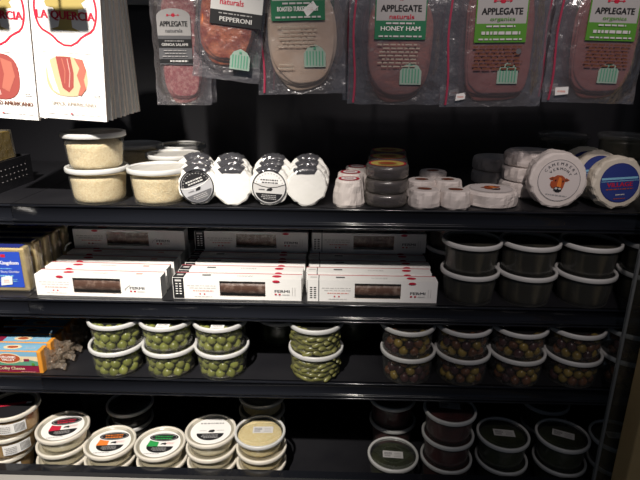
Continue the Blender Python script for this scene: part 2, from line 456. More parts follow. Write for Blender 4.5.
# ---- bottom shelf, right: dark tubs
dr = ('red', DARKRED, .86, .0015); dg = ('green', DARKGREEN, .86, .0015)
def price(p):
    p.rect(-.0235, -.0115, .0235, .0115, LGREY); p.lines(-.020, -.002, .007, -.001, 2, DGREY, .6, 3, .05); p.rect(-.020, -.008, -.006, -.002, GREY)
    p.lines(.002, .020, .006, -.009, 3, GREY, .4, 5)
HB = .068
t = tub('dark_relish_tub', 'single dark tub with a white price label on its lid, standing alone', 393, 1.03, Z4, HB, 'clear', dg, level=1)
tag(lid_label(t, HB, 'price_label', 'price', price, R(-4)), 'white price label')
for k in range(2):
    tub('dark_relish_tub', ('lower', 'upper')[k] + ' tub of the dim pair behind the single price-labelled tub', 392.5, 1.165, Z4 + k * (HB - .0035), HB, 'clear', dr, level=k)
for k, (px_, w) in enumerate(((446, 'lowest'), (447.8, 'middle'), (450, 'topmost'))):
    t = tub('red_relish_tub', f'{w} tub of dark red relish in the stack of three', px_, 1.03, Z4 + k * (HB - .0035), HB, 'clear', dr, level=k)
    if k == 2: lid_label(t, HB, 'price_label', 'price', price, R(-8), (.002, .012))
for (pu, pl, w, rr, far) in ((503, 501, 'next to the dark red stack', R(-6), 0), (562.5, 559, 'just before the glass edge', R(-24), 0), (617, 614, 'showing through the glass door', R(-8), 1)):
    tub('green_relish_tub', f'lower tub of dark green relish {w}', pl, 1.03, Z4, HB, 'clear', dg)
    t = tub('green_relish_tub', f'upper tub of dark green relish with price label, {w}', pu, 1.03, Z4 + HB - .0035, HB, 'clear', dg, level=1)
    lid_label(t, HB, 'price_label', 'price', price, rr, (.004, .004))
for k in range(2):
    tub('green_relish_tub', ('lower', 'upper')[k] + ' tub of the dim pair behind the dark green relish tubs', 545, 1.165, Z4 + k * (HB - .0035), HB, 'clear', dg, level=k)

# ---- bottom shelf, left: spreads with printed lids
def spread_label(accent, style):
    def fn(p):
        p.ell(0, 0, .0465, .0465, WHT if style != 'bars' else BLK, 40)
        if style == 'band':        # white disc, tilted black oval over a coloured block and a black lower segment
            c = math.cos(R(18)); s_ = math.sin(R(18))
            p.ell(.002, -.010, .031, .022, BLK, 28, 180, 360)
            p.poly([(-.030, -.010), (-.004, -.010), (-.004, .014), (-.026, .014)], accent)
            p.rect(-.004, -.010, .036, .008, WHT)
            p.ell(.004, .021, .037, .0165, WHT, 32); p.ell(.004, .021, .034, .014, BLK, 32)
            p.line([(.004 + .030 * math.cos(R(a)), .021 + .0108 * math.sin(R(a))) for a in range(0, 360, 12)], .0007, LGREY, True)
            p.lines(-.018, .026, .026, .022, 1, accent, .8, 3, .1); p.lines(-.016, .024, .019, .013, 1, accent, .7, 4, .1)
            p.lines(-.016, .020, -.015, -.027, 3, GREY, .45, 7, .3)
            p.poly([(.002, -.006), (.004, -.001), (.012, .001), (.016, -.002), (.014, -.007), (.008, -.005)], BLK)
            p.lines(.014, .034, -.0045, .002, 2, PINK, .4, 8)
            p.lines(-.03, .01, -.034, -.040, 1, GREY, .3, 9)
        else:
            p.ell(0, 0, .0465, .0465, WHT, 40, 200, 385)
            p.rect(-.043, -.018, .043, .010, WHT)
            p.lines(-.028, .030, .030, .022, 1, GREY, .6, 3, .1)
            p.ell(0, -.010, .031, .024, BLK, 28, 180, 360)
            p.poly([(-.006, -.006), (-.003, .001), (.006, .003), (.010, -.001), (.006, -.007)], BLK)
            p.lines(-.020, .020, -.014, -.028, 3, GREY, .45, 7, .3)
            p.lines(-.026, -.008, .002, -.004, 1, LGREY, .5, 8); p.lines(.012, .032, .002, -.004, 1, LGREY, .5, 9)
    return fn
HS = .043
cr = ('cream', CREAMY, .85, .0006)
stacks = [(62.5, 3, 'red-and-black printed', RED, 'band', R(14)), (110, 2, 'orange-and-black printed', ORANGE, 'band', R(6)), (161, 2, 'green-and-black printed', VGREEN, 'band', R(2)), (211, 3, 'black-and-white printed', BLK, 'half', R(4))]
for px_, n_, w, acc, st, rr in stacks:
    for k in range(n_):
        top = k == n_ - 1
        lab = f'shallow tub of white spread with {w} lid, on top of its stack' if top else f'shallow tub of white spread {("at the bottom", "in the middle")[k]} of the stack under the {w} lid'
        t = tub('spread_tub', lab, px_ + rnd.uniform(-1, 1) + (1.5 if not top else 0), 1.03, Z4 + k * (HS - .0035), HS, 'frost', cr, .049, level=k)
        if top: tag(lid_label(t, HS, 'lid_label', 'sl' + w, spread_label(acc, st), rr), f'{w} round label')
ye = ('yellow', YELGRATED, .84, .0009)
for k in range(3):
    t = tub('yellow_cheese_tub', f'{("lowest", "middle", "topmost price-labelled")[k]} shallow tub of yellow grated cheese in the front stack of three', 260 + (1.5 if k < 2 else 0), 1.03, Z4 + k * (HS - .0035), HS, 'frost' if k < 2 else 'clear', ye, .049, level=k)
    if k == 2: lid_label(t, HS, 'price_label', 'price', price, R(3), (.006, .008))
    tub('yellow_cheese_tub', f'{("lowest", "middle", "topmost")[k]} tub of the pale yellow stack behind the front yellow tubs', 262, 1.165, Z4 + k * (HS - .0005), HS + .003, 'frost', ye, .049, level=k)
tub('dark_relish_tub', 'lower empty-looking dark tub behind the orange and green labelled tubs', 130, 1.165, Z4, .05, 'clear', ('brine', BRINE, .5, .001))
tub('dark_relish_tub', 'upper empty-looking dark tub behind the orange and green labelled tubs', 130, 1.165, Z4 + .0465, .05, 'clear', ('brine', BRINE, .5, .001))
tub('dark_relish_tub', 'dark clear-lidded tub far back behind the red and orange labelled tubs', 97, 1.29, Z4, .09, 'clear', ('brine', BRINE, .5, .001))
hm = ('hummus', HUMMUS, .85, .0015)
def hum_lid(p):
    p.ell(0, 0, .0465, .0465, BLK, 40); p.poly([(-.04, .006), (.03, .014), (.040, .010), (.03, .004), (-.04, -.006)], RED); p.rect(.028, .004, .040, .012, WHT)
for k, HH in enumerate((.062, .062, .062)):
    t = tub('amber_spread_tub', f'{("lowest", "middle", "topmost black-lidded")[k]} deep tub of amber spread in the corner stack at bottom left', 8 + 2 * k, 1.03, Z4 + k * .0585, HH, 'frost', hm, level=k)
    if k == 2: lid_label(t, HH, 'lid_label', 'humlid', hum_lid, R(8))
    def cyl(u, v, h, q=.0535): return ((q + h) * math.sin(u / q), -(q + h) * math.cos(u / q), v)
    if 'humband' not in _tubc:
        p = Print(cyl, .0002)
        for i in range(10):
            u0, u1 = -.03 + .006 * i, -.03 + .006 * (i + 1); p.poly([(u0, .018), (u1, .018), (u1, .044), (u0, .044)], WHT, 1 if i == 0 else 0)
        for i in range(9): p.rect(.006 + i * .0024, .021, .006 + i * .0024 + .0011, .041, DGREY)
        p.lines(-.026, .0, .040, .022, 4, GREY, .4, 3); _tubc['humband'] = p.mesh('side_label')
    sl = link_mesh('side_label', _tubc['humband'], t); sl.rotation_euler.z = R(24 + 18 * (k == 1))

# ---- third shelf: olives, beans, olive mixes.  Every olive that shows is a thing of its own
def ellipsoid(n1, n2, rx, rz, hole=True, lump=0, seed=0):
    b = MB(); vs = []; fs = []
    for i in range(n1 + 1):
        th = math.pi * i / n1
        for j in range(n2):
            ph = 2 * math.pi * j / n2
            v = Vector((math.sin(th) * math.cos(ph), math.sin(th) * math.sin(ph), math.cos(th)))
            q = 1 + lump * noise.noise(v * 1.6 + Vector((seed, 0, 0)))
            if hole and i == 0: q *= .8
            vs.append((v.x * rx * q, v.y * rx * q, v.z * rz * q))
    for i in range(n1):
        for j in range(n2):
            k = (j + 1) % n2; fs.append((i * n2 + j, (i + 1) * n2 + j, (i + 1) * n2 + k, i * n2 + k))
    return vs, fs
def food_mesh(name, mat, rx, rz, lump=0, seed=0):
    b = MB(); vs, fs = ellipsoid(9, 14, rx, rz, True, lump, seed); b.add(vs, fs, mat, True); return b.mesh(name)
OLIVE = solid('green_olive_skin', (.20, .23, .045), .28, .08, 200, (.27, .28, .07), 60, rand=.25)
OLIVEB = solid('brown_olive_skin', (.085, .032, .016), .28, .08, 200, (.19, .075, .03), 60, rand=.3)
OLIVEK = solid('dark_olive_skin', (.05, .018, .022), .25, .08, 200, (.08, .03, .03), 60, rand=.3)
OLIVEY = solid('yellow_olive_skin', (.27, .185, .035), .28, .08, 200, (.33, .23, .05), 60, rand=.3)
BEAN = solid('pickle_skin', (.13, .135, .04), .3, .1, 150, (.20, .19, .07), 50, rand=.25)
me_ol = [food_mesh('olive', OLIVE, .0104, .0118, .05, s) for s in range(3)]
me_mix = {'brown': [food_mesh('olive', OLIVEB, .0098, .0115, .08, 5)], 'dark': [food_mesh('olive', OLIVEK, .0098, .0118, .08, 6)], 'yellow': [food_mesh('olive', OLIVEY, .0095, .0108, .06, 7)]}
def bean_mesh():
    b = MB(); pts = [(math.sin(t * .5) * .004, 0, t * .0085) for t in (-2, -1.6, -.8, 0, .8, 1.6, 2)]; rs = [.0012, .0048, .0064, .0066, .0062, .0046, .0012]
    vs = []; fs = []; n = 10
    for (x, y, z), r in zip(pts, rs):
        for k in range(n): vs.append((x + r * math.cos(2 * math.pi * k / n), r * math.sin(2 * math.pi * k / n), z))
    for i in range(len(pts) - 1):
        for k in range(n): fs.append((i * n + k, i * n + (k + 1) % n, (i + 1) * n + (k + 1) % n, (i + 1) * n + k))
    b.add(vs, fs, BEAN, True); return b.mesh('pickled_pepper')
me_bean = bean_mesh()
def fill_tub(t, h, rb, pick, name, cat, r, spacing, layers, inner=True, flat=False, arc=(-178, -2), seed=0):
    """things packed along the clear wall that faces the aisle, with a few more on top; pick(i) -> mesh, label, group"""
    q = random.Random(seed); Mw = Matrix.Translation(t.location) ; i = 0
    z = r + .0025
    for L in range(layers):
        rr = rb + (.0555 - rb) * z / h - r * .99 - .0006
        da = math.degrees(spacing / rr); a = arc[0] + (L % 2) * da * .5 + q.uniform(0, 3)
        while a <= arc[1]:
            me, lab, grp = pick(q, i); i += 1
            o = bpy.data.objects.new(name, me); COL.objects.link(o)
            aa = R(a + q.uniform(-2.5, 2.5)); rj = rr - q.uniform(0, .0015)
            o.location = t.location + Vector((rj * math.cos(aa), rj * math.sin(aa), z + q.uniform(-.0012, .0012)))
            if flat: o.rotation_euler = (R(90) + q.uniform(-.35, .35), q.uniform(-.5, .5), aa + q.uniform(-.25, .25))
            else: o.rotation_euler = (q.uniform(-.6, .6), q.uniform(-.6, .6), q.uniform(0, 6))
            tag(o, lab, cat, grp)
            a += da
        z += r * 1.70
HO = .065
RBO = .051; YO = 1.018
oz = Z3
cols = [((117, 116), 'olive stack beside the orange cheese packs'), ((170, 167), 'middle olive stack'), ((222, 220), 'olive stack nearest the pickled peppers')]
for ci, (pp_, w) in enumerate(cols):
    for k in range(2):
        uw = ('lower', 'upper')[k]
        t = tub('olive_tub', f'{uw} tub of green olives in the {w}', pp_[k], YO, oz + k * (HO - .0035), HO, 'clear', ('brine', BRINE, .14, .0), RBO, level=k)
        if (ci, k) == (2, 1) or (ci, k) == (1, 1):
            lid_label(t, HO, 'price_label', 'oliveprice%d' % ci, lambda p: (p.rect(-.014, -.009, .014, .009, WHT), p.lines(-.011, .011, .006, -.006, 3, GREY, .4, 3)), R(3), (.002, -.036))
        fill_tub(t, HO, RBO, lambda q, i, uw=uw, w=w: (me_ol[i % 3], f'green olive in the {uw} tub of the {w}', f'green olives in the {uw} tub, {w}'), 'olive', 'olive', .0108, .0212, 3, seed=10 * ci + k)
for k in range(2):
    uw = ('lower', 'upper')[k]
    t = tub('pickled_pepper_tub', f'{uw} tub of pickled green peppers in the single stack at the middle of the shelf', 316, YO, oz + k * (HO - .0035), HO, 'clear', ('brine', BRINE, .84, .0), RBO, level=k)
    # slim peppers lie along the clear wall
    fill_tub(t, HO, RBO + .003, lambda q, i, uw=uw: (me_bean, f'pickled green pepper in the {uw} tub of the middle pepper stack', f'pickled peppers in the {uw} tub of the middle stack'), 'pickled_pepper', 'pickled pepper', .0066, .020, 5, flat=True, seed=70 + k)
    for c_ in [ch for ch in t.children if ch.name.startswith('contents')]: c_.scale = (.80, .80, .97)
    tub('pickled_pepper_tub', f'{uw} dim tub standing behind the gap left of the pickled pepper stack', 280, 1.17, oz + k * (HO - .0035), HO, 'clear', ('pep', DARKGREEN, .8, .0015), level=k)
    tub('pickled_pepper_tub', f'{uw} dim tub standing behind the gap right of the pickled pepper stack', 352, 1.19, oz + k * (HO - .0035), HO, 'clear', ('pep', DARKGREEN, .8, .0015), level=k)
mixcols = [((408, 408), 'first mixed olive stack from the pickled peppers'), ((462.5, 464), 'second mixed olive stack from the pickled peppers'), ((517, 520), 'third mixed olive stack from the pickled peppers'), ((573, 576.5), 'mixed olive stack just before the glass edge'), ((629, 633), 'mixed olive stack seen through the glass door')]
def mixpick(uw, w):
    def f(q, i):
        c = q.choice(('brown', 'brown', 'dark', 'dark', 'yellow', 'yellow'))
        return me_mix[c][0], f'{c} olive in the {uw} tub of the {w}', f'{c} olives in the {uw} tub, {w}'
    return f
for ci, (pp_, w) in enumerate(mixcols):
    for k in range(2):
        uw = ('lower', 'upper')[k]
        t = tub('mixed_olive_tub', f'{uw} tub of mixed olives in the {w}', pp_[k], YO, oz + k * (HO - .0035), HO, 'clear', ('mix', TAPENADE, .84, .0), RBO, level=k)
        for c_ in [ch for ch in t.children if ch.name.startswith('contents')]: c_.scale = (.56, .56, .9)
        fill_tub(t, HO, RBO, mixpick(uw, w), 'olive', 'olive', .0106, .0212, 3, seed=200 + 10 * ci + k, arc=(-165, -15))

# ------------------------------------------------------------------ wrapped cheeses on the top shelf
def wrapped(r, h, mat, seed=0, facets=10, taper=1.0, n=40, crease=.0034):
    """a paper-wrapped drum along z, base at 0: faceted, folded, a little uneven"""
    q = random.Random(seed); ang = sorted(((i + q.uniform(-.28, .28)) / facets) * 2 * math.pi for i in range(facets))
    def fr(a):
        d = min(abs((a - b + math.pi) % (2 * math.pi) - math.pi) for b in ang)
        return 1 - .035 * (1 - math.cos(min(d * facets / 2, math.pi))) / 2 * 1.4
    prof = [(0, 0), (r * .55, 0), (r * .90, .0), (r * .985, h * .10), (r, h * .3), (r, h * .55), (r, h * .78), (r * .975, h * .92), (r * .91, h), (r * .82, h * 1.003), (r * .5, h), (0, h)]
    vs = []; fs = []
    for kx, (pr_, z) in enumerate(prof):
        tp = 1 + (taper - 1) * z / h
        for i in range(n):
            a = 2 * math.pi * i / n
            k = fr(a + .25 * (z / h - .5)) if pr_ > r * .6 else 1
            rr = pr_ * k * tp; x, y = rr * math.cos(a), rr * math.sin(a)
            e = noise.noise(Vector((x * 95 + seed * 7.7, y * 95, z * 60))) * crease if pr_ > r * .8 else 0
            vs.append((x * (1 + e / r), y * (1 + e / r), max(0, z + (e * .6 if 0 < z < h else 0))))
    for k in range(len(prof) - 1):
        for i in range(n):
            j = (i + 1) % n; fs.append((k * n + i, k * n + j, (k + 1) * n + j, (k + 1) * n + i))
    b = MB(); b.add(vs, fs, mat, False); return b
STAND = Matrix.Rotation(R(90), 4, 'X')          # drum axis from +z to -y: a round stood on its edge, face to the aisle
def standing_cheese(name, label, px, Y, r, T, mat, seed, roll=0, yaw=0, lean=0, facets=11, group=None, zoff=0):
    X = X_at(px, Y, Z1 + r)
    t = thing(name, label, 'cheese', (X, Y, Z1 + zoff), (lean, 0, yaw), group)
    b = wrapped(r, T, mat, seed, facets)
    Mx = Matrix.Translation((0, 0, r * .985)) @ Matrix.Rotation(roll, 4, 'Y') @ STAND
    b.v = [Mx @ v for v in b.v]
    b.build('wrapper', t)
    return t
def goat_label(dark):
    def fn(p):
        k = .0325
        p.ell(0, 0, k, k, BLK if dark else SILVERP, 40); 
        p.ell(0, 0, k - .002, k - .002, SILVERP if dark else LGREY, 40)
        if dark: p.ell(0, .004, k - .004, k - .008, BLK, 30, 0, 180)
        p.ell(0, 0, k - .003, k - .003, BLK if dark else WHT, 40, 12, 168)
        p.line([(-.031, .007), (-.015, .001), (0, -.001), (.015, .001), (.031, .007)], .0013, WHT if dark else BLK)
        p.arctext('GOAT MILK CHEESE' if False else 'oooooooooooo', 0, 0, k - .006, 160, 20, .0045, LGREY if dark else DGREY)
        p.lines(-.018, .018, .016, .006, 2, LGREY if dark else DGREY, .5, 3, .2)
        p.poly([(-.005, -.007), (-.003, -.003), (.004, -.001), (.007, -.003), (.004, -.007)], BLK)
        p.lines(-.020, -.008, -.003, -.007, 1, DGREY, .5, 4)
        p.ell(0, -.006, k - .006, k - .010, DGREY if dark else BLK, 28, 195, 345)
        p.lines(-.015, .015, -.014, -.024, 3, GREY, .45, 7, .3)
        p.ring(0, 0, k - .0006, .0014, BLK)
    return fn
def add_face_label(t, r, T, fn, roll, key):
    p = Print(lambda u, v, h: (u * math.cos(roll) + v * math.sin(roll), -T - .0009 - h, r * .985 - u * math.sin(roll) + v * math.cos(roll)), .00018)
    fn(p); return p.build('label', t)
def top_band(t, r, T, a0=48, a1=132, q=.0012):
    b = MB(); vs = []; n = 14; rr = r + q
    for i in range(n + 1):
        a = R(a0 + (a1 - a0) * i / n); e = .0012 * math.sin(i * 2.1 + T * 900)
        for y in (.001, -T - .0006): vs.append(((rr + e) * math.cos(a), y, r * .985 + (rr + e) * math.sin(a)))
    for i in range(n + 1):
        a = R(a0 + (a1 - a0) * i / n); vs.append(((rr - .012) * math.cos(a), -T - .0014, r * .985 + (rr - .012 + .004 * math.sin(a * 3)) * math.sin(a)))
    fs = [(2 * i, 2 * i + 1, 2 * i + 3, 2 * i + 2) for i in range(n)] + [(2 * i + 1, 2 * (n + 1) + i, 2 * (n + 1) + i + 1, 2 * i + 3) for i in range(n)]
    b.add(vs, fs, DARKFILM, True); return tag(b.build('film_band', t), 'dark clear film over the top edge')
rows = [(200, 'dark', 'white wrapped goat cheese round with dark circular label, next to the grated cheese', R(-22)),
        (234, None, 'plain white wrapped goat cheese round beside the dark-labelled round', 0),
        (271, 'light', 'white wrapped goat cheese round with pale circular label and black lower half', R(3)),
        (307, None, 'plain white wrapped goat cheese round next to the dark gap', 0)]
GT = .026
for ri, (px_, lb, lab, rl) in enumerate(rows):
    for k in range(3):
        nth = ('', 'second', 'third')[k]
        Lb = lab if k == 0 else f'{nth} round of the row behind the {("dark-labelled goat cheese", "plain goat cheese beside the dark label", "pale-labelled goat cheese", "plain goat cheese by the gap")[ri]}'
        t = standing_cheese('goat_cheese_round', Lb, px_ + (0, (1, -1.5, 2, 1.5)[ri], (-2, -1, 3, 2)[ri])[k], 1.009 + k * (GT + .012), .0385 + .0022 * k, GT, WRAP, ri * 5 + k, R(20 * k + 13 * ri), R(4 * math.sin(ri * 3 + k)), R(-3 - k))
        top_band(t, .0385 + .0022 * k, GT, 50 + 3 * ri, 130 - 4 * k)
        if k == 0 and lb: add_face_label(t, .036 if lb == 'dark' else .037, GT, goat_label(lb == 'dark'), rl, lb)

# white drums with red ring labels
def red_ring(p):
    p.ell(0, 0, .0205, .0205, RED, 32); p.ell(0, 0, .0150, .0150, WHT, 30); p.lines(-.010, .010, .006, -.006, 3, RED, .45, 3, .2)
for k in range(3):
    Y = 1.008 + .068 * k; px_ = (348.5, 350, 357)[k]
    lab = ('white wrapped cheese drum with red ring label, front one beside the dark discs', 'white wrapped cheese drum with red ring label, right behind the front drum', 'dim red-topped cheese drum farthest back behind the white drums')[k]
    t = thing('cheese_drum', lab, 'cheese', (X_at(px_, Y, Z1 + .02), Y, Z1))
    wrapped(.0315, .051, WRAPPINK, 30 + k, 9, .84).build('wrapper', t)
    p = Print(topface(.0518), .0002); red_ring(p); p.build('label', t)

# dark waxed discs in clear film, three stacks one behind the other
DISC = solid('grey_violet_rind', (.055, .045, .055), .35, .3, 60, (.10, .085, .095), 40)
def yl(p):
    p.ell(0, 0, .033, .033, YEL, 36); p.ring(0, 0, .034, .004, RED); p.ell(0, 0, .018, .014, RUST, 24); p.lines(-.02, .02, -.016, -.026, 2, BROWN, .5, 3)
for s_ in range(3):
    for k in range(3):
        Y = 1.018 + .088 * s_; hh = .0262
        lab = f'{("lowest", "middle", "top")[k]} dark film-wrapped cheese disc of the {("front", "second", "rearmost")[s_]} stack'
        t = thing('cheese_disc', lab, 'cheese', (X_at(386.5 + s_ * .5, Y, Z1 + .04), Y, Z1 + k * (hh + .0008)))
        b = MB(); b.lathe([(.001, .0006), (.036, .0006), (.0395, .004), (.0405, .011), (.040, .020), (.0375, .0245), (.034, .0252), (.001, .0252)], DISC, 36); b.build('rind', t)
        b = MB(); b.lathe([(.001, .0), (.0375, .0), (.041, .0035), (.0415, .008), (.0405, .012), (.0418, .015), (.0412, .021), (.039, .0257), (.001, .0260)], FILMTHIN, 36, True, None, lambda a, r, z: r * (1 + .012 * math.sin(a * 7 + z * 300))); b.build('film', t)
        if k == 2:
            p = Print(topface(.0262), .00015); yl(p); p.build('label', t)

# small white drums
def dot_label(p):
    p.ell(0, 0, .014, .010, BROWN, 24); p.lines(-.010, .010, .005, -.005, 2, RUST, .5, 3)
small = [(424, 1.005, .031, .034, 'small white wrapped cheese in front, beside the dark discs'), (455, 1.003, .0295, .034, 'small white wrapped cheese in front, beside the flat round'), (421, 1.082, .030, .037, 'small white wrapped cheese in the second row, nearer the dark discs'), (447, 1.08, .030, .038, 'small white wrapped cheese in the second row, nearer the flat round'), (432, 1.155, .031, .042, 'small white wrapped cheese rearmost of the cluster of five')]
for i, (px_, Y, r, h, lab) in enumerate(small):
    t = thing('small_cheese', lab, 'cheese', (X_at(px_, Y, Z1 + h / 2), Y, Z1), (0, 0, R(17 * i)))
    wrapped(r, h, WRAPPINK, 40 + i, 9, .95).build('wrapper', t)
    p = Print(topface(h + .0006), .0002); dot_label(p); o = p.build('label', t); o.rotation_euler.z = -R(17 * i) + R(8 * (i - 2))

# camembert rounds with the cow label
def cow(p, k=1.0):
    """a brown cow's head: ears, horn stubs, blaze, dark muzzle"""
    S = lambda pts: [(x * k, y * k) for x, y in pts]
    p.poly(S([(-.018, .006), (-.012, .0095), (-.0075, .008), (-.0085, .004), (-.014, .0025)]), RUST)
    p.poly(S([(.018, .007), (.012, .0095), (.0075, .0075), (.0085, .0035), (.014, .0035)]), RUST)
    p.poly(S([(-.0155, .006), (-.011, .0075), (-.009, .0055), (-.0125, .004)]), BROWN)
    p.poly(S([(.0155, .0065), (.011, .0075), (.009, .0055), (.0125, .0045)]), BROWN)
    p.poly(S([(-.010, .009), (-.005, .013), (.003, .0135), (.009, .010), (.0105, .002), (.0095, -.006), (.007, -.013), (.002, -.016), (-.004, -.0155), (-.008, -.010), (-.0105, -.002), (-.011, .004)]), RUST)
    p.poly(S([(-.014, .001), (-.0105, .002), (-.0095, -.006), (-.0075, -.011), (-.011, -.010), (-.0145, -.005)]), RUST)
    p.poly(S([(-.001, .010), (.003, .009), (.0045, .001), (.005, -.007), (.0, -.009), (-.003, -.005), (-.002, .003)]), ORANGE)
    p.poly(S([(-.007, -.009), (.0, -.007), (.0065, -.009), (.007, -.0135), (.003, -.0165), (-.003, -.0165), (-.007, -.0135)]), BLK)
    p.ell(-.003 * k, -.0105 * k, .0026 * k, .0018 * k, LGREY, 12); p.ell(.0035 * k, -.0105 * k, .0026 * k, .0018 * k, LGREY, 12)
    p.ell(-.0065 * k, .0035 * k, .0013 * k, .0016 * k, BLK, 12); p.ell(.0065 * k, .0035 * k, .0013 * k, .0016 * k, BLK, 12)
PINKW = ink((.72, .66, .64), 'label_off_white')
def camembert_label(p, k=1.0):
    p.ell(0, 0, .0395 * k, .0395 * k, PINKW, 44); p.ring(0, 0, .0385 * k, .0009, DGREY, 48)
    p.arctext('CAMEMBERT', 0, 0, .0315 * k, 150, 30, .0075 * k, DGREY, bold=.0003)
    p.arctext('VERMONT', 0, 0, .0225 * k, 142, 38, .0068 * k, DGREY, bold=.0003)
    p.lines(-.020 * k, .020 * k, -.026 * k, -.030 * k, 1, GREY, .6, 4, .1)
def cow_face(p): camembert_label(p); cow_shift(p, 0, -.004)
def cow_shift(p, dx, dy):
    old = p.mp; p.mp = lambda u, v, h: old(u + dx, v + dy, h); cow(p, 1.05); p.mp = old
CT = .031; CRr = .0535
t = standing_cheese('camembert_round', 'large white camembert round standing on edge with brown cow label facing out', 554, 1.02, CRr, CT, WRAPPINK, 61, R(10), R(-3), R(-6))
add_face_label(t, CRr, CT, cow_face, R(6), 'cow')
standing_cheese('camembert_round', 'plain white wrapped round standing right behind the big cow-label round', 552, 1.055, CRr * .99, CT, WRAPPINK, 62, R(28), R(-3), R(-5))
def blue_face(p):
    k = .037
    p.ell(0, 0, k, k, NAVY, 44); p.ell(0, 0, k - .0015, k - .0015, DBLUE, 44)
    p.rect(-.034, .0065, .034, .0105, LBLUE); p.rect(-.035, .003, .035, .0042, LBLUE); p.rect(-.0355, -.006, .0355, -.005, LBLUE) if False else None
    p.text('VILLAGE', 0, -.003, .048, RED, 0, .0005, h=.0085)
    p.lines(-.026, .026, -.010, -.013, 1, RUST, .7, 3, .05); p.lines(-.008, .010, -.020, -.024, 1, LGREY, .6, 3, .1); p.lines(-.012, .012, -.028, -.031, 1, RUST, .5, 5, .1)
bl = [(612, 1.02, 'blue-labelled cheese round in cream paper standing on edge in front', 0), (596, 1.075, 'second blue-labelled round leaning just behind the front blue one', R(-10)), (583, 1.13, 'third film-wrapped blue-labelled round leaning behind the other two', R(-12))]
for i, (px_, Y, lab, ln) in enumerate(bl):
    t = standing_cheese('blue_label_round', lab, px_, Y, .0505, CT, WRAPCREAM, 70 + i, R(14 * i), R(2 - 2 * i), R(-6) + ln)
    add_face_label(t, .0505, CT, blue_face, R(-4), 'blue')
# flat ones
t = thing('camembert_round', 'flat white camembert round lying down with cow label on top', 'cheese', (X_at(490, 1.035, Z1 + .015), 1.035, Z1), (0, 0, R(12)))
wrapped(.053, .030, WRAPPINK, 81, 11).build('wrapper', t)
p = Print(topface(.0306), .0002)
p.ell(0, 0, .042, .042, PINKW, 44); p.ring(0, 0, .040, .0009, GREY); old = p.mp; p.mp = lambda u, v, h: old(u + .003, v, h); cow(p, 1.25); p.mp = old
p.build('label', t)
for k in range(3):
    t = tag(place(wrapped(.0555, .0305, WRAPPINK, 83 + k, 11).build('camembert_round'), (X_at(527 + k, 1.125, Z1 + .03), 1.125, Z1 + k * .0312), (0, 0, R(30 * k))),
            ('bottom', 'middle', 'top')[k] + ' plain wrapped round of the flat stack behind the cow-label round', 'cheese')
for k in range(2):
    tag(place(wrapped(.050, .030, WRAPPINK, 90 + k, 11).build('camembert_round'), (X_at(494, 1.245, Z1 + .03), 1.245, Z1 + k * .0312), (0, 0, R(25 * k))),
        ('lower', 'upper')[k] + ' dim plain round of the pair behind the flat cow-label cheese', 'cheese')
for px_, w in ((564, 'behind the big cow-label round'), (625, 'behind the blue-labelled rounds')):
    for k in range(2):
        tub('dark_leaf_tub', f'{("lower", "upper")[k]} dim clear tub of the pair {w}', px_, 1.285, Z1 + k * .0535, .057, 'dim', ('brine', BRINE, .8, .001), level=k)
tag(place(wrapped(.045, .030, WRAPCREAM, 95, 10).build('cheese_round'), (X_at(648, 1.15, Z1 + .03), 1.15, Z1), (0, 0, 0)), 'cream wrapped round lying at the right end behind the blue-labelled rounds', 'cheese')

# dim left end: crate with a yellow cheese wedge
WAXY = solid('yellow_cheese', (.72, .52, .12), .5, .1, 60, (.42, .29, .06), 20)
cx = X_at(-14, 1.12, Z1 + .05)
crate = thing('black_crate', 'small black plastic crate with tiny holes at the left end of the top shelf', 'crate', (cx, 1.12, Z1))
b = MB(); w_, d_, h_ = .115, .14, .062
b.box((0, 0, .002), (w_, d_, .004), SHELF_BLK)
b.build('crate_floor', crate)
for nm, c, d in (('crate_wall', (0, -d_ / 2, h_ / 2), (w_, .004, h_)), ('crate_wall', (0, d_ / 2, h_ / 2), (w_, .004, h_)), ('crate_wall', (-w_ / 2, 0, h_ / 2), (.004, d_, h_)), ('crate_wall', (w_ / 2, 0, h_ / 2), (.004, d_, h_))):
    b = MB(); b.box(c, d, SHELF_BLK)
    if c[1] == 0 and c[0] > 0 or c[0] == 0 and c[1] < 0:
        for i in range(7):
            for j in range(3):
                u = -.045 + i * .015; z = .02 + j * .012
                if c[0] == 0: b.box((u, c[1] - .0022, z), (.0022, .0005, .0018), DGREY)
                else: b.box((c[0] + .0022, u, z), (.0005, .0022, .0018), GREY)
    b.build(nm, crate)
wd = thing('cheese_wedge', 'yellow cheese wedge in clear film resting on the black crate', 'cheese', (cx + .002, 1.10, Z1 + h_))
b = MB(); tri = [(-.055, -.035), (.050, -.042), (.045, .05), (-.02, .055)]
b.add([(x, y, 0) for x, y in tri] + [(x * .97, y * .97, .056) for x, y in tri], [(0, 3, 2, 1), (4, 5, 6, 7)] + [(i, (i + 1) % 4, 4 + (i + 1) % 4, 4 + i) for i in range(4)], WAXY); b.build('cheese_body', wd)
b = MB(); b.add([(x * 1.05, y * 1.06, .0005) for x, y in tri] + [(x * 1.02, y * 1.03, .0585) for x, y in tri], [(0, 3, 2, 1), (4, 5, 6, 7)] + [(i, (i + 1) % 4, 4 + (i + 1) % 4, 4 + i) for i in range(4)], FILMTHIN); b.build('film', wd)

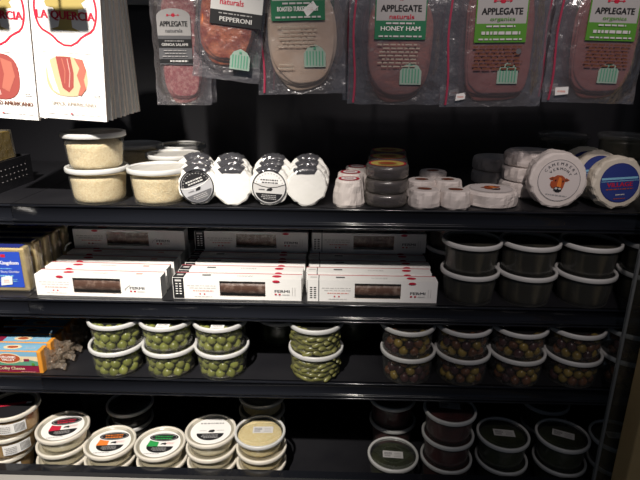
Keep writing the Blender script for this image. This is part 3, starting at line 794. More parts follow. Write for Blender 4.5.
# ------------------------------------------------------------------ second shelf: salami boxes
BW, BD, BH = .262, .031, .046
SAUS = solid('salami_skin', (.15, .07, .045), .4, .6, 120, (.50, .36, .29), 70, contrast=(.45, .75))
_box = {}
def salami_box(variant, X, Y, z, label, group=None, rot=0):
    t = thing('salami_box', label, 'food box', (X, Y, z), (0, 0, rot), group)
    if variant not in _box:
        W0, W1 = -.035, .058; zz0, zz1 = .007, .040      # front window
        if variant == 'left': W0, W1 = -.052, .047
        b = MB(); x0, x1 = -BW / 2, BW / 2; y0, y1 = 0, BD
        b.add([(x0, y0, 0), (x1, y0, 0), (x1, y1, 0), (x0, y1, 0), (x0, y0, BH), (x1, y0, BH), (x1, y1, BH), (x0, y1, BH)],
              [(0, 3, 2, 1), (4, 5, 6, 7), (1, 2, 6, 5), (2, 3, 7, 6), (3, 0, 4, 7)], CARD)
        b.add([(x0, 0, 0), (W0, 0, 0), (W1, 0, 0), (x1, 0, 0), (x0, 0, zz0), (W0, 0, zz0), (W1, 0, zz0), (x1, 0, zz0), (x0, 0, zz1), (W0, 0, zz1), (W1, 0, zz1), (x1, 0, zz1), (x0, 0, BH), (W0, 0, BH), (W1, 0, BH), (x1, 0, BH)],
              [(0, 1, 5, 4), (1, 2, 6, 5), (2, 3, 7, 6), (4, 5, 9, 8), (6, 7, 11, 10), (8, 9, 13, 12), (9, 10, 14, 13), (10, 11, 15, 14)], CARD)
        b.add([(W0, 0, zz0), (W1, 0, zz0), (W1, 0, zz1), (W0, 0, zz1), (W0, .003, zz0), (W1, .003, zz0), (W1, .003, zz1), (W0, .003, zz1)], [(0, 1, 5, 4), (1, 2, 6, 5), (2, 3, 7, 6), (3, 0, 4, 7)], CARDEDGE)
        carton = b.mesh('carton')
        b = MB(); n = 26; vs = []; fs = []; L0, L1 = W0 - .01, W1 + .01
        for i in range(n + 1):
            x = L0 + (L1 - L0) * i / n; rr = .0132 * (1 + .05 * noise.noise(Vector((x * 130, 1, 0))))
            for k in range(14):
                a = 2 * math.pi * k / 14; q = 1 + .05 * noise.noise(Vector((x * 200, math.cos(a) * 2, math.sin(a) * 2)))
                vs.append((x, .0155 + rr * q * math.cos(a), .0225 + rr * q * 1.12 * math.sin(a)))
        for i in range(n):
            for k in range(14):
                j = (k + 1) % 14; fs.append((i * 14 + k, i * 14 + j, (i + 1) * 14 + j, (i + 1) * 14 + k))
        fs += [tuple(range(14)), tuple(n * 14 + k for k in range(14))]
        b.add(vs, fs, SAUS, True); saus = b.mesh('salami')
        b = MB(); b.box(((W0 + W1) / 2, .0012, (zz0 + zz1) / 2), (W1 - W0, .0004, zz1 - zz0), WINFILM); win = b.mesh('window')
        # front print
        p = Print(front(0), .00015)
        if variant == 'black':
            p.rect(x0 + .001, .0008, x0 + .0225, BH - .0005, BLK)
            p.text('SALAMI' if False else 'IIIII', x0 + .008, .022, .024, WHT, 90, h=.0045); p.text('IIIII', x0 + .0155, .022, .024, WHT, 90, h=.0045)
            p.rect(x0 + .005, .038, x0 + .018, .042, LGREY)
        elif variant == 'white':
            p.rect(x0 + .0005, .0005, x0 + .0012, BH, DGREY); p.rect(x0 + .0225, .0005, x0 + .0245, BH, DGREY)
            p.text('IIIIII', x0 + .008, .019, .024, BLK, 90, .0003, h=.0048); p.text('IIIIII', x0 + .0158, .019, .024, BLK, 90, .0003, h=.0048)
        lx0 = x0 + (.028 if variant != 'left' else .006)
        p.lines(lx0, W0 - .005, .032, .022, 2, LGREY, .4, 3, .2); p.lines(lx0 + .012, W0 - .012, .021, .016, 1, PINK, .4, 4, .2)
        p.rect((lx0 + W0) / 2 - .008, .010, (lx0 + W0) / 2 - .005, .013, RED); p.rect((lx0 + W0) / 2 + .001, .010, (lx0 + W0) / 2 + .004, .013, RED); p.lines(lx0 + .012, W0 - .012, .008, .004, 1, LGREY, .4, 5)
        cxr = W1 + .034
        p.text('FERMI', cxr, .021, .030, DGREY, 0, .0003, h=.0055)
        p.rect(cxr - .015, .0125, cxr - .011, .0155, RED); p.rect(cxr - .007, .0125, cxr - .003, .0155, RED); p.lines(cxr, cxr + .016, .016, .012, 1, LGREY, .5, 3)
        if variant == 'left': p.line([(cxr - .026, .016), (cxr - .024, .020), (cxr - .014, .028)], .0012, LGREY)
        else: p.line([(cxr + .021, .012), (cxr + .021, .030), (cxr + .026, .030), (cxr + .026, .012)], .0008, LGREY)
        p.ell(W1 + .022, .0425, .0075, .0026, RED, 20) if variant != 'left' else p.ell(W0 - .026, .0425, .0075, .0026, RED, 20)
        fp = p.mesh('front_print')
        # top print with the red back edge
        p = Print(topface(BH), .00015)
        p.rect(x0, BD - .0035, x1, BD - .0006, RED)
        p.text('HONNEE', (W0 + W1) / 2 + .004, .014, .032, GREY, 0, 0, h=.006)
        if variant == 'black':
            p.rect(x0 + .001, .001, x0 + .0225, BD - .004, BLK); p.rect(x0 + .006, .012, x0 + .019, .019, LGREY)
        if variant == 'white': p.rect(x0 + .0225, .0, x0 + .0242, BD - .004, DGREY); p.rect(x0 + .006, .012, x0 + .02, .018, LGREY)
        if variant == 'left': p.ell(W0 - .014, .015, .011, .0055, RED, 20); p.rect(cxr - .005, .012, cxr + .008, .018, PINK)
        else: p.ell(W1 + .022, .015, .0095, .006, RED, 20); p.rect(W0 - .038, .012, W0 - .020, .018, DGREY)
        tp = p.mesh('top_print')
        _box[variant] = (carton, saus, win, fp, tp)
    for nm, me in zip(('carton', 'salami', 'window', 'front_print', 'top_print'), _box[variant]): link_mesh(nm, me, t)
    return t
colsb = [('left', 98.5, 'left column of boxes, with the red oval logo', R(-1.2)), ('black', 237.5, 'middle column of boxes, with the black end band', R(-.3)), ('white', 371, 'right column of boxes, with the lettered white end band', R(.2))]
for v, px_, w, rr in colsb:
    X0 = X_at(px_, .988, Z2 + .02)
    col_ = w.split(' of')[0]
    for k in range(5):
        Y = .988 + k * .0435
        if v == 'left': Y += .001 * k + .003
        lab = f'front white salami box of the {w}' if k == 0 else (f'second white salami box, right behind the front box of the {col_}' if k == 1 else f'shaded salami box lying low behind the front two in the {col_}')
        salami_box(v, X0 + rnd.uniform(-.002, .002) - (.0 if k != 1 else .001), Y, Z2, lab, None if k < 2 else f'shaded low boxes of the {col_}', rr)
    salami_box(v, X0 + .004, .988 + 4 * .0435 - .004, Z2 + BH + .001, f'shaded salami box laid upright on the rear boxes of the {col_}', None, rr)
    salami_box(v, X0 + .002, .988 + 4 * .0435 + .046, Z2 + BH + .001 if False else Z2, f'shaded salami box at the very back of the {col_}', None, rr)
# curled film end, its reflection put in as white colour, on the shaded boxes at left
b = MB(); b.tube([(0, 0, 0), (.002, .001, .008), (.006, .001, .014), (.013, .0, .019), (.018, 0, .021)], .0022, CURLGLINT, 6)
q_ = Vector((X_at(64, 1.135, Z2 + BH + .012), 1.135, Z2 + BH + .0008))
tag(place(b.build('film_curl'), q_), 'film curl with painted white reflection on the shaded salami boxes near the blue-labelled cheddar', 'film curl')

# cheddar blocks with the blue label
CHED = solid('pale_cheddar', (.74, .60, .30), .45, .1, 50, (.68, .53, .24), 20)
_k = {}
for k in range(5):
    Y = 1.004 + k * .038; w_, d_, h_ = .135, .026, .098
    xr = X_at(28 + (10.5 * k if k else 0), Y, Z2 + .03)
    lab = 'pale cheddar block with blue label standing at the front' if k == 0 else f'{("", "second", "third", "fourth", "last")[k]} film-wrapped cheddar block in the row behind the blue label'
    t = thing('cheddar_block', lab, 'cheese', (X_at(28.5, 1.004, Z2 + .03) - w_ / 2 + (.0015 * k if k else 0), Y, Z2))
    if not _k:
        b = MB(); b.rbox((0, d_ / 2, h_ / 2 + .0008), (w_ - .003, d_ - .003, h_ - .003), .004, CHED, 3); _k['a'] = b.mesh('cheese_body')
        b = MB(); vs = []; fs = []
        b.rbox((0, d_ / 2, h_ / 2), (w_, d_, h_), .004, FILMTHIN, 2)
        # crimped film seam up the aisle-facing end
        n = 12; vs = [(w_ / 2 + (.006 if j else -.001) + .002 * math.sin(i * 2.3) * j, d_ / 2 + .004 * math.sin(i * 1.7) * j, h_ * i / n) for i in range(n + 1) for j in (0, 1)]
        b.add(vs, [(2 * i, 2 * i + 1, 2 * i + 3, 2 * i + 2) for i in range(n)], FILMTHIN); _k['b'] = b.mesh('film')
        p = Print(front(-.0003), .00025); p.rect(-w_ / 2 + .008, .012, w_ / 2 - .010, h_ - .008, BLUE)
        u0 = w_ / 2 - .010
        p.text('Kingdom', u0 - .0250, h_ - .033, .040, WHT, 0, .0004)
        p.rect(u0 - .040, h_ - .020, u0 - .030, h_ - .0135, RED); p.text('Sharp Cheddar', u0 - .025, h_ - .052, .040, WHT, 0); p.lines(u0 - .055, u0 - .018, h_ - .043, h_ - .046, 1, LBLUE, .6, 3)
        p.lines(u0 - .055, u0 - .018, h_ - .058, h_ - .063, 1, LBLUE, .6, 4); p.lines(u0 - .075, u0 - .006, .032, .024, 2, LBLUE, .35, 5)
        p.poly([(u0 - .048, .016), (u0 - .024, .019), (u0 - .022, .036), (u0 - .030, .038), (u0 - .045, .034)], WHT); p.lines(u0 - .042, u0 - .028, .030, .022, 2, PINK, .5, 6)
        _k['c'] = p.mesh('label')
        b = MB(); b.box((0, d_ / 2, h_ + .0006), (w_ * .86, d_ * .8, .0008), NAVY); _k['d'] = b.mesh('top_label')
    link_mesh('cheese_body', _k['a'], t); link_mesh('film', _k['b'], t); link_mesh('label', _k['c'], t); link_mesh('top_label', _k['d'], t)

# ------------------------------------------------------------------ third shelf left: orange cheese packs
ORCH = solid('orange_cheese', (.72, .30, .035), .45, .1, 40, (.66, .26, .03), 15)
def crumple(w, h, seed, nx=10, nz=9):
    vs = []; fs = []
    for i in range(nx + 1):
        for j in range(nz + 1):
            u, v = i / nx, j / nz
            q = Vector((u * 4 + seed * 5, v * 5, seed))
            vs.append((u * w + .006 * noise.noise(q * 1.3) * u, .016 * noise.noise(q) * (.3 + u), v * h * (1 - .25 * u) + .10 * h * u + .008 * noise.noise(q + Vector((9, 2, 1))) * u))
    for i in range(nx):
        for j in range(nz):
            a = i * (nz + 1) + j; fs.append((a, a + nz + 1, a + nz + 2, a + 1))
    return vs, fs
LBL_SKY = ink((.20, .42, .60), 'sky_blue')
_o = {}
for k in range(5):
    w_, d_, h_ = .150, .029, .054
    Y = .983 + k * .038
    lab = 'orange cheese pack with maroon label at the front of the third shelf' if k == 0 else f'{("", "second", "third", "fourth", "last")[k]} orange cheese pack in the row behind the maroon label'
    t = thing('cheese_pack', lab, 'cheese', (X_at(42, .983, Z3 + .025) - w_ / 2 + .002 * (k % 2), Y, Z3))
    if not _o:
        b = MB(); b.rbox((0, d_ / 2, h_ / 2), (w_, d_, h_), .0025, ORCH, 2); _o['cheese_body'] = b.mesh('cheese_body')
        p = Print(front(-.0002), .0002); u1 = w_ / 2 - .008
        p.rect(-w_ / 2 + .002, .003, u1, .020, MAROON); p.rect(-w_ / 2 + .002, .020, u1, .042, CREAM); p.rect(-w_ / 2 + .002, .042, u1, h_ - .001, LBL_SKY)
        p.poly([(-w_ / 2 + .002, .020), (u1, .020), (u1, .030), (u1 - .018, .034), (u1 - .035, .028), (u1 - .06, .031), (-w_ / 2 + .002, .026)], TEAL)
        p.rect(u1 - .030, .030, u1 - .018, .036, MAROON)
        p.ell(u1 - .063, .037, .029, .0125, CREAM, 30); p.ell(u1 - .063, .037, .026, .0105, RUST, 30); p.text('ORGANIC', u1 - .063, .0405, .034, WHT, 0, .0003); p.text('VALLEY', u1 - .063, .034, .028, WHT, 0, .0003)
        p.text('Colby Cheese', u1 - .058, .0125, .056, CREAM, 0, .0002); p.lines(u1 - .04, u1 - .006, .007, .004, 1, PINK, .5, 4); p.ell(u1 - .010, .024, .0035, .0035, LIME, 14)
        _o['label'] = p.mesh('label')
        p = Print(topface(h_ + .0002), .0002); p.rect(-w_ / 2 + .002, .002, u1, d_ - .002, LBL_SKY); p.rect(-w_ / 2 + .002, .002, u1 - .10, d_ - .002, MAROON); p.ell(u1 - .060, d_ * .55, .020, .009, CREAM, 24); p.ell(u1 - .060, d_ * .55, .012, .005, RUST, 18); p.lines(u1 - .035, u1 - .006, .008, .018, 2, LGREY, .3, 5)
        _o['top_label'] = p.mesh('top_label')
        b = MB(); vs, fs = crumple(.045, h_, 2); b.add([(x + w_ / 2 - .001, y + d_ / 2, z + .001) for x, y, z in vs], fs, ENDFILM); 
        vs, fs = crumple(.034, h_ * .9, 4); b.add([(x + w_ / 2 - .001, y * .8 + d_ / 2 + .006, z + .001) for x, y, z in vs], fs, ENDFILM); _o['film_end'] = b.mesh('film_end')
    for nm in ('cheese_body', 'label', 'top_label', 'film_end'): link_mesh(nm, _o[nm], t)

# ------------------------------------------------------------------ hanging goods
def hook(x, z, y0, label, plate=True):
    t = thing('peg_hook', label, 'hook', (x, y0, z))
    b = MB(); b.tube([(0, -.060, .010), (0, -.054, .002), (0, -.045, 0), (0, YB - .0225 - y0, 0)], .0025, STEEL, 8); b.build('wire', t)
    if plate:
        b = MB(); b.tube([(.0, -.107, .006), (.0, -.080, .016), (.004, 0, .022), (.004, YB - .0225 - y0, .022)], .002, STEEL, 6); b.build('tag_arm', t)
        b = MB(); b.rbox((.010, -.110, -.006), (.060, .0025, .034), .001, GREYPAINT, 1); b.build('tag_plate', t)
    return t

# ham cartons
CW, CH, CTk = .117, .255, .0075
HANDLEZ = None
def carton_print(word1, word2, tree):
    p = Print(front(0), .00018)
    # printed badge: red outline with a scalloped base
    zc = .176; pts = []
    for i in range(40):
        a = R(-28 + 236 * i / 39); pts.append((.051 * math.cos(a), zc + .056 * math.sin(a)))
    pts += [(-.040, zc - .032), (-.032, zc - .036), (-.024, zc - .041), (-.016, zc - .049), (-.006, zc - .0545), (.006, zc - .0545), (.016, zc - .049), (.024, zc - .041), (.032, zc - .036), (.040, zc - .032)]
    p.line(pts, .0036, RED, True)
    # tree crown and trunk
    q = random.Random(5); cr_ = []
    for i in range(26):
        a = 2 * math.pi * i / 26; r_ = .034 * (1 + .22 * q.uniform(-1, 1)); cr_.append((r_ * 1.0 * math.cos(a), zc + .018 + r_ * .85 * math.sin(a)))
    p.poly(cr_, tree); p.poly([(-.009, zc - .010), (.009, zc - .010), (.010, zc - .026), (.022, zc - .031), (-.028, zc - .031), (-.013, zc - .026)], tree)
    p.text('LA QUERCIA', 0, zc - .009, .096, RED, 0, .0009, h=.0155)
    p.lines(-.045, .045, .1115, .1085, 1, LGREY, .35, 4, .1)
    # oval picture of the sliced ham
    p.ell(0, .052, .033, .024, MEATRED, 36) if False else None
    def sq(rx, rz, cx_, cz_, n=36): return [(cx_ + rx * math.copysign(abs(math.cos(2 * math.pi * i / n)) ** .75, math.cos(2 * math.pi * i / n)), cz_ + rz * math.copysign(abs(math.sin(2 * math.pi * i / n)) ** .75, math.sin(2 * math.pi * i / n))) for i in range(n)]
    old = p.mp; c0 = .0; p.mp = lambda u, v, h: old(u * 1.03 - .001, .0715 + v * 1.45, h)
    if word1 == 'SPECK':
        p.poly(sq(.034, .0225, -.004, c0), FATC)
        p.poly([(-.036, c0 + .012), (-.031, c0 + .018), (-.024, c0 - .006), (-.018, c0 - .020), (-.028, c0 - .016), (-.034, c0 - .004)], CARD)
        p.poly([(-.020, c0 + .022), (.004, c0 + .022), (.008, c0 + .004), (.006, c0 - .012), (-.002, c0 - .018), (-.012, c0 - .013), (-.016, c0 + .002)], MEATRED)
        p.poly([(.010, c0 + .021), (.024, c0 + .020), (.029, c0 + .008), (.024, c0 - .002), (.027, c0 - .013), (.018, c0 - .021), (.013, c0 - .020), (.018, c0 - .010), (.013, c0 + .002), (.018, c0 + .010)], MEATPINK)
        p.line([(-.010, c0 + .020), (-.006, c0 + .006), (-.008, c0 - .008)], .0016, MEATPINK); p.line([(-.001, c0 + .020), (.002, c0 + .004), (-.001, c0 - .012)], .0014, PINK)
    else:
        p.poly(sq(.035, .026, -.002, c0 - .001), MEATRED)
        p.poly([(-.030, c0 + .016), (-.012, c0 + .021), (-.010, c0 + .004), (-.020, c0 - .014), (-.032, c0 - .008)], MEATPINK)
        p.poly([(.004, c0 + .020), (.022, c0 + .016), (.026, c0 + .0), (.014, c0 - .018), (.002, c0 - .014), (.008, c0 + .002)], MEATPINK)
        p.line([(-.004, c0 + .023), (.0, c0 + .006), (-.006, c0 - .006), (-.001, c0 - .022)], .0028, PINK); p.line([(-.012, c0 + .021), (-.008, c0 + .004), (-.015, c0 - .018)], .0018, FATC)
    p.mp = old
    p.lines(.038, .052, .046, .040, 2, LGREY, .5, 6)
    p.text(word2, 0.004, .027, .076, TAUPE, 0, .0002 if word1 == 'SPECK' else .0004, h=.0062) if word1 == 'SPECK' else p.text(word2, .0, .027, .104, BROWN, 0, .0004, h=.0066)
    p.lines(-.052, .052, .0115, .0090, 1, GREY, .4, 8, .02); p.rect(-.002, .0090, .001, .0115, RED)
    return p.mesh('printed_front')
b = MB()
# carton with a hang tab on top
prof = [(-CW / 2, 0), (CW / 2, 0), (CW / 2, CH - .03), (CW / 2 - .02, CH - .012), (.022, CH), (-.022, CH), (-CW / 2 + .02, CH - .012), (-CW / 2, CH - .03)]
n = len(prof)
b.add([(x, 0, z) for x, z in prof] + [(x, CTk, z) for x, z in prof], [tuple(range(n)), tuple(range(2 * n - 1, n - 1, -1))], CARD)
b.add([(x, 0, z) for x, z in prof] + [(x, CTk, z) for x, z in prof], [(i, (i + 1) % n, n + (i + 1) % n, n + i) for i in range(n)], CARDEDGE)
CARTON = b.mesh('carton')
FR = {'SPECK': carton_print('SPECK', 'SPECK AMERICANO', GOLD), 'HAM': carton_print('HAM', 'PROSCIUTTO AMERICANO', GOLD)}
zt = {}
for word, pxr, nk, cnt, nm in (('SPECK', 107, .0, 9, 'speck'), ('HAM', 39, 0, 6, 'prosciutto')):
    Y0 = .93; zb = at(pxr, 120 if word == 'SPECK' else 118.5, Y0).z
    xr = at(pxr, 118, Y0).x; Xc = xr - CW / 2 - .001; hx = Xc + .010
    for k in range(cnt):
        Y = Y0 + k * .0205
        if k == 0: lab = f'front hanging white {nm} ham carton with red badge and oval ham picture'
        else: lab = f'white carton edge in the hanging row behind the front {nm} carton'
        t = thing('ham_carton', lab, 'ham carton', (Xc + (.0012 * math.sin(k * 2.2)), Y, zb), (0, R(3.4 - 5.0 * min(1, k / 7)), R(.6 * math.sin(k * 1.9))), None if k == 0 else f'cartons hanging behind the front {nm} carton')
        link_mesh('carton', CARTON, t); link_mesh('printed_front', FR[word], t)
    hook(hx, zb + CH + .002, Y0 - .004, f'wire peg hook with grey tag plate carrying the {nm} cartons')

# deli pouches
HAM = solid('sliced_ham', (.46, .17, .14), .35, .3, 60, (.56, .26, .21), 25)
BEEF = solid('sliced_smoked_ham', (.42, .15, .13), .35, .3, 60, (.34, .11, .09), 25)
TURK = solid('sliced_turkey', (.84, .68, .54), .4, .25, 60, (.76, .57, .42), 25)
PEPP = solid('sliced_pepperoni', (.36, .05, .015), .25, .9, 90, (.66, .20, .08), 75, contrast=(.4, .62), dist=.004)
SALA = solid('sliced_salami', (.46, .12, .13), .35, .4, 260, (.66, .32, .30), 190, contrast=(.45, .6))
PURPLE = solid('pouch_dark_back', (.07, .045, .06), .4, .2, 40)
FILMZ = {}
def smooth(a, b_, x):
    t = max(0, min(1, (x - a) / (b_ - a))); return t * t * (3 - 2 * t)
def barn(p, cx, cz, w):
    h = w * 1.0
    pts = [(cx - w / 2, cz - h / 2), (cx + w / 2, cz - h / 2), (cx + w / 2, cz + h * .1), (cx + w * .34, cz + h * .34), (cx, cz + h / 2), (cx - w * .34, cz + h * .34), (cx - w / 2, cz + h * .1)]
    p.poly(pts, BADGE)
    for i in range(6):
        u = cx - w * .36 + i * w * .144; p.rect(u - w * .03, cz - h * .42, u + w * .03, cz + h * .20, TEAL)
    p.rect(cx - w * .06, cz + h * .27, cx + w * .06, cz + h * .38, TEAL)
def applemark(p, cx, cz, s):
    p.ell(cx - s * .2, cz, s * .45, s * .55, RED, 20); p.ell(cx + s * .2, cz, s * .45, s * .55, RED, 20)
    p.line([(cx, cz + s * .4), (cx + s * .15, cz + s * .85)], s * .16, RED)
    p.line([(cx - s * 2.0, cz), (cx + s * 1.9, cz)], s * .16, RED)
    p.poly([(cx + s * 1.6, cz - s * .35), (cx + s * 2.2, cz), (cx + s * 1.6, cz + s * .35)], RED); p.poly([(cx - s * 2.2, cz - s * .35), (cx - s * 1.6, cz - s * .25), (cx - s * 1.6, cz + s * .25), (cx - s * 2.2, cz + s * .35)], RED)
def pouch_meshes(key, W, Hh, meat, mx, mz, mrx, mrz, ex, draw, T=.010, film=FILM):
    """pouch hung from its top edge, bottom at z=0; the meat is a stack of slices in the middle"""
    out = []
    nx, nz = 30, 42; q = Vector((hash(key) % 17 if False else len(key) * 3.3, 0, 0))
    def bulge(x, z):
        d = (abs((x - mx) / (mrx + .012)) ** ex + abs((z - mz) / (mrz + .012)) ** ex) ** (1 / ex)
        return T * (1 - smooth(.78, 1.12, d))
    for side in (-1, 1):
        vs = []; fs = []
        for i in range(nx + 1):
            for j in range(nz + 1):
                x = -W / 2 + W * i / nx; z = Hh * j / nz
                edge = smooth(0, .02, min(x + W / 2, W / 2 - x, z, Hh - z))
                b_ = bulge(x, z)
                wv = (.0036 * noise.noise(Vector((x * 42, z * 30, side * 5)) + q) + .0016 * noise.noise(Vector((x * 110, z * 70, side * 3)) + q)) * edge * (1 if b_ < T * .6 else .22)
                y = side * (b_ * (1 if side < 0 else .35) + .0012 * edge) + wv * (1 if side < 0 else .3)
                curl = .003 * math.sin(z * 21 + len(key)) * (abs(x) / (W / 2)) ** 4
                vs.append((x + .0015 * noise.noise(Vector((z * 45, side * .0, len(key)))) * (1 - edge), y + curl, z + .0018 * noise.noise(Vector((x * 45, 3, len(key)))) * (1 - edge)))
        for i in range(nx):
            for j in range(nz):
                a = i * (nz + 1) + j; fs.append((a, a + nz + 1, a + nz + 2, a + 1))
        if side < 0: V1, F1 = vs, fs
        else: V2, F2 = vs, fs
    b = MB(); b.add(V1, F1, film, True); b.add(V2, F2, film, True); out.append(('film', b.mesh('film')))
    # slices
    b = MB(); n = 44; L = 5
    for s in range(L):
        y = .003 - (T + .001) * s / (L - 1) ; k = 1 - .012 * s; off = .0022 * (L - 1 - s) * (1 if s % 2 else .4); offx = .0015 * math.sin(s * 2 + len(key))
        vs = []
        for yy, kk in ((y, 1.0), (y - .0012, 1.0), (y - .0019, .965), (y - .0019, .6), (y - .0019, 0.02)):
            for i in range(n):
                a = 2 * math.pi * i / n; c, s_ = math.cos(a), math.sin(a)
                wob = 1 + .02 * math.sin(a * 3 + s) + .012 * math.sin(a * 7 + s * 2)
                vs.append((mx + offx + mrx * k * kk * wob * math.copysign(abs(c) ** (2 / ex), c), yy + (.0006 * math.sin(a * 5 + kk * 9) if .1 < kk < .9 else 0), mz - off + mrz * k * kk * wob * math.copysign(abs(s_) ** (2 / ex), s_)))
        fs = [(r_ * n + i, r_ * n + (i + 1) % n, (r_ + 1) * n + (i + 1) % n, (r_ + 1) * n + i) for r_ in range(4) for i in range(n)]
        b.add(vs, fs, meat, True)
    out.append(('sliced_meat', b.mesh('sliced_meat')))
    def mp(u, v, h): return (u, -T - .0032 - h, v)
    p = Print(mp, .00016); draw(p, 'label'); out.append(('label', p.mesh('label')))
    p = Print(mp, .00016); draw(p, 'badge')
    if p.mb.v: out.append(('badge', p.mesh('badge')))
    p = Print(lambda u, v, h: (u, -.0052 - h, v), .00016); draw(p, 'tag')
    if p.mb.v: out.append(('price_tag', p.mesh('price_tag')))
    return out
def strip_mesh(W, Hh, x=None):
    b = MB(); n = 20; x = -W / 2 + .010 if x is None else x
    vs = [(x + sx * .0016 + .002 * math.sin(i * .5), -.0034 - .0008 * (sx == 0), Hh * i / n * .985 + .003) for i in range(n + 1) for sx in (-1, 1)]
    b.add(vs, [(2 * i, 2 * i + 1, 2 * i + 3, 2 * i + 2) for i in range(n)], STRIP, True); return b.mesh('zip_strip')
def hang(key, W, Hh, pxl, pxr, pyb, Y, parts, strip, labels, cat, offs, roll=0, hooklab=''):
    """pxl..pxr, pyb: where the pouch's lower edge shows"""
    pc = at((pxl + pxr) / 2, pyb, Y); first = None
    for k, (dx, dy, dz, lab) in enumerate([(0, 0, 0, labels)] + offs):
        t = thing('meat_pouch', lab, cat, (pc.x + dx, Y + dy, pc.z + dz), (0, roll if k == 0 else roll * .2, 0))
        for nm, me in parts: link_mesh(nm, me, t)
        if strip: link_mesh('zip_strip', strip, t)
    hook(pc.x + math.sin(roll) * Hh, pc.z + Hh * math.cos(roll) - .003, Y - .012, hooklab, False)
S = .00172
def brand(p, cx, z0, w, band, sub, prod, dark=False, top=None):
    """label: pale arched panel with the apple mark and name over a coloured band. z0 = lower edge"""
    hb = w * .36; hp = w * .56; pal = PANEL
    pts = [(cx - w / 2, z0 + hb), (cx + w / 2, z0 + hb), (cx + w / 2, z0 + hb + hp * .88)] + [(cx + w * .5 * math.cos(R(a)), z0 + hb + hp * .88 + hp * .14 * math.sin(R(a))) for a in range(15, 180, 15)] + [(cx - w / 2, z0 + hb + hp * .88)]
    p.poly([(cx + (x - cx) * 1.05, z0 + hb + (z - z0 - hb) * 1.04) for x, z in pts], band if not dark else DGREY)
    p.poly(pts, pal if not dark else GREY); p.rect(cx - w * .525, z0, cx + w * .525, z0 + hb, band)
    applemark(p, cx, z0 + hb + hp * .76, w * .085)
    p.text('APPLEGATE', cx, z0 + hb + hp * .42, w * .82, BLK, 0, w * .005, h=w * .12)
    p.text(sub, cx + w * .02, z0 + hb + hp * .14, w * .50, RED if band is not LIME else LIME, 0, w * .003, h=w * .085)
    if prod: p.text(prod, cx, z0 + hb * .58, w * .80, WHT, 0, w * .003, h=w * .085)
    else: p.lines(cx - w * .40, cx + w * .40, z0 + hb * .62, z0 + hb * .38, 1, LGREY, .7, 4, .1)
    p.lines(cx - w * .40, cx + w * .40, z0 + hb * .93, z0 + hb * .78, 1, LGREY, .6, 5, .4); p.lines(cx - w * .46, cx + w * .46, z0 + hb * .25, z0 + hb * .08, 1, LGREY, .5, 6, .05)

# turkey
W, Hh = .150, .235
def d_turkey(p, w):
    if w == 'label':
        z0 = (94 - 26) * S; cx = -.002 * 1; brand(p, cx, z0, .084, GREEN, 'naturals', 'ROASTED TURKEY BREAST')
        p.lines(-.040, .034, z0 - .006, z0 - .042, 6, TAUPE, .35, 3, .3); p.lines(-.038, -.010, .052, .040, 2, TAUPE, .4, 9)
    elif w == 'badge': barn(p, .024, (94 - 58) * S, .036)
    else: pass
def turkey_tag(p, w):
    d_turkey(p, w)
    if w == 'badge': 
        c = (.018, (94 - 16) * S); p.poly([(c[0] - .012, c[1] - .001), (c[0] + .005, c[1] + .012), (c[0] + .012, c[1] + .002), (c[0] - .005, c[1] - .012)], WHT); p.lines(c[0] - .005, c[0] + .005, c[1] + .003, c[1] - .003, 2, PINK, .4, 2)
parts = pouch_meshes('turkey', W, Hh, TURK, .002, .098, .057, .086, 2.3, turkey_tag)
hang('turkey', W, Hh, 259, 345, 94, .95, parts, strip_mesh(W, Hh), 'hanging clear pouch of pale turkey slices with dark green label', 'deli pouch',
     [(.012, .035, .003, 'second turkey pouch hanging directly behind the front turkey pouch')], R(-1.5), 'wire peg hook carrying the turkey pouches')
# honey ham
W = .166
def d_ham(p, w):
    if w == 'label':
        z0 = (105 - 44) * S; brand(p, .001, z0, .080, GREEN, 'naturals', 'HONEY HAM'); p.lines(-.038, .040, z0 - .005, z0 - .045, 7, TAUPE, .35, 3, .3)
    elif w == 'badge': barn(p, .022, (105 - 75) * S, .036)
parts = pouch_meshes('honeyham', W, .245, HAM, .002, .100, .054, .090, 2.5, d_ham)
hang('ham', W, .245, 347, 443, 104.5, .95, parts, strip_mesh(W, .245), 'hanging clear pouch of pink ham slices with dark green label', 'deli pouch',
     [(-.008, .032, .004, 'second ham pouch hanging directly behind the dark green labelled ham')], 0, 'wire peg hook carrying the dark green labelled ham pouches')
# lime-labelled, first
W = .172
def d_f(p, w):
    if w == 'label':
        z0 = (107 - 47) * S; brand(p, .004, z0, .080, LIME, 'organics', None); p.rect(-.040, z0 - .036, .044, z0, BROWN) if False else None; p.lines(-.040, .044, z0 - .004, z0 - .044, 7, BROWN, .5, 3, .15); p.ell(.036, z0 - .014, .0045, .0045, DGREY, 14)
    elif w == 'badge': barn(p, .022, (107 - 75) * S, .034)
    elif w == 'tag': p.poly([(-.060, .010), (-.044, .013), (-.043, .024), (-.059, .021)], WHT); p.lines(-.057, -.046, .019, .014, 1, PINK, .5, 4)
def rectpouch(key, W, Hh, meat, mx, mz, rx, rz, draw): return pouch_meshes(key, W, Hh, meat, mx, mz, rx, rz, 4.5, draw)
parts = rectpouch('smoked', W, .245, BEEF, .006, .106, .054, .090, d_f)
hang('f', W, .245, 440, 538, 106.5, .95, parts, strip_mesh(W, .245), 'hanging ham pouch with bright green label, beside the dark green labelled ham', 'deli pouch',
     [(-.006, .028, .005, 'second bright green labelled pouch showing just behind the one next to the dark green ham'), (-.010, .058, .006, 'third bright green labelled pouch hanging at the back behind the inner green pouches')], R(-.8), 'wire peg hook carrying the inner bright green labelled pouches')
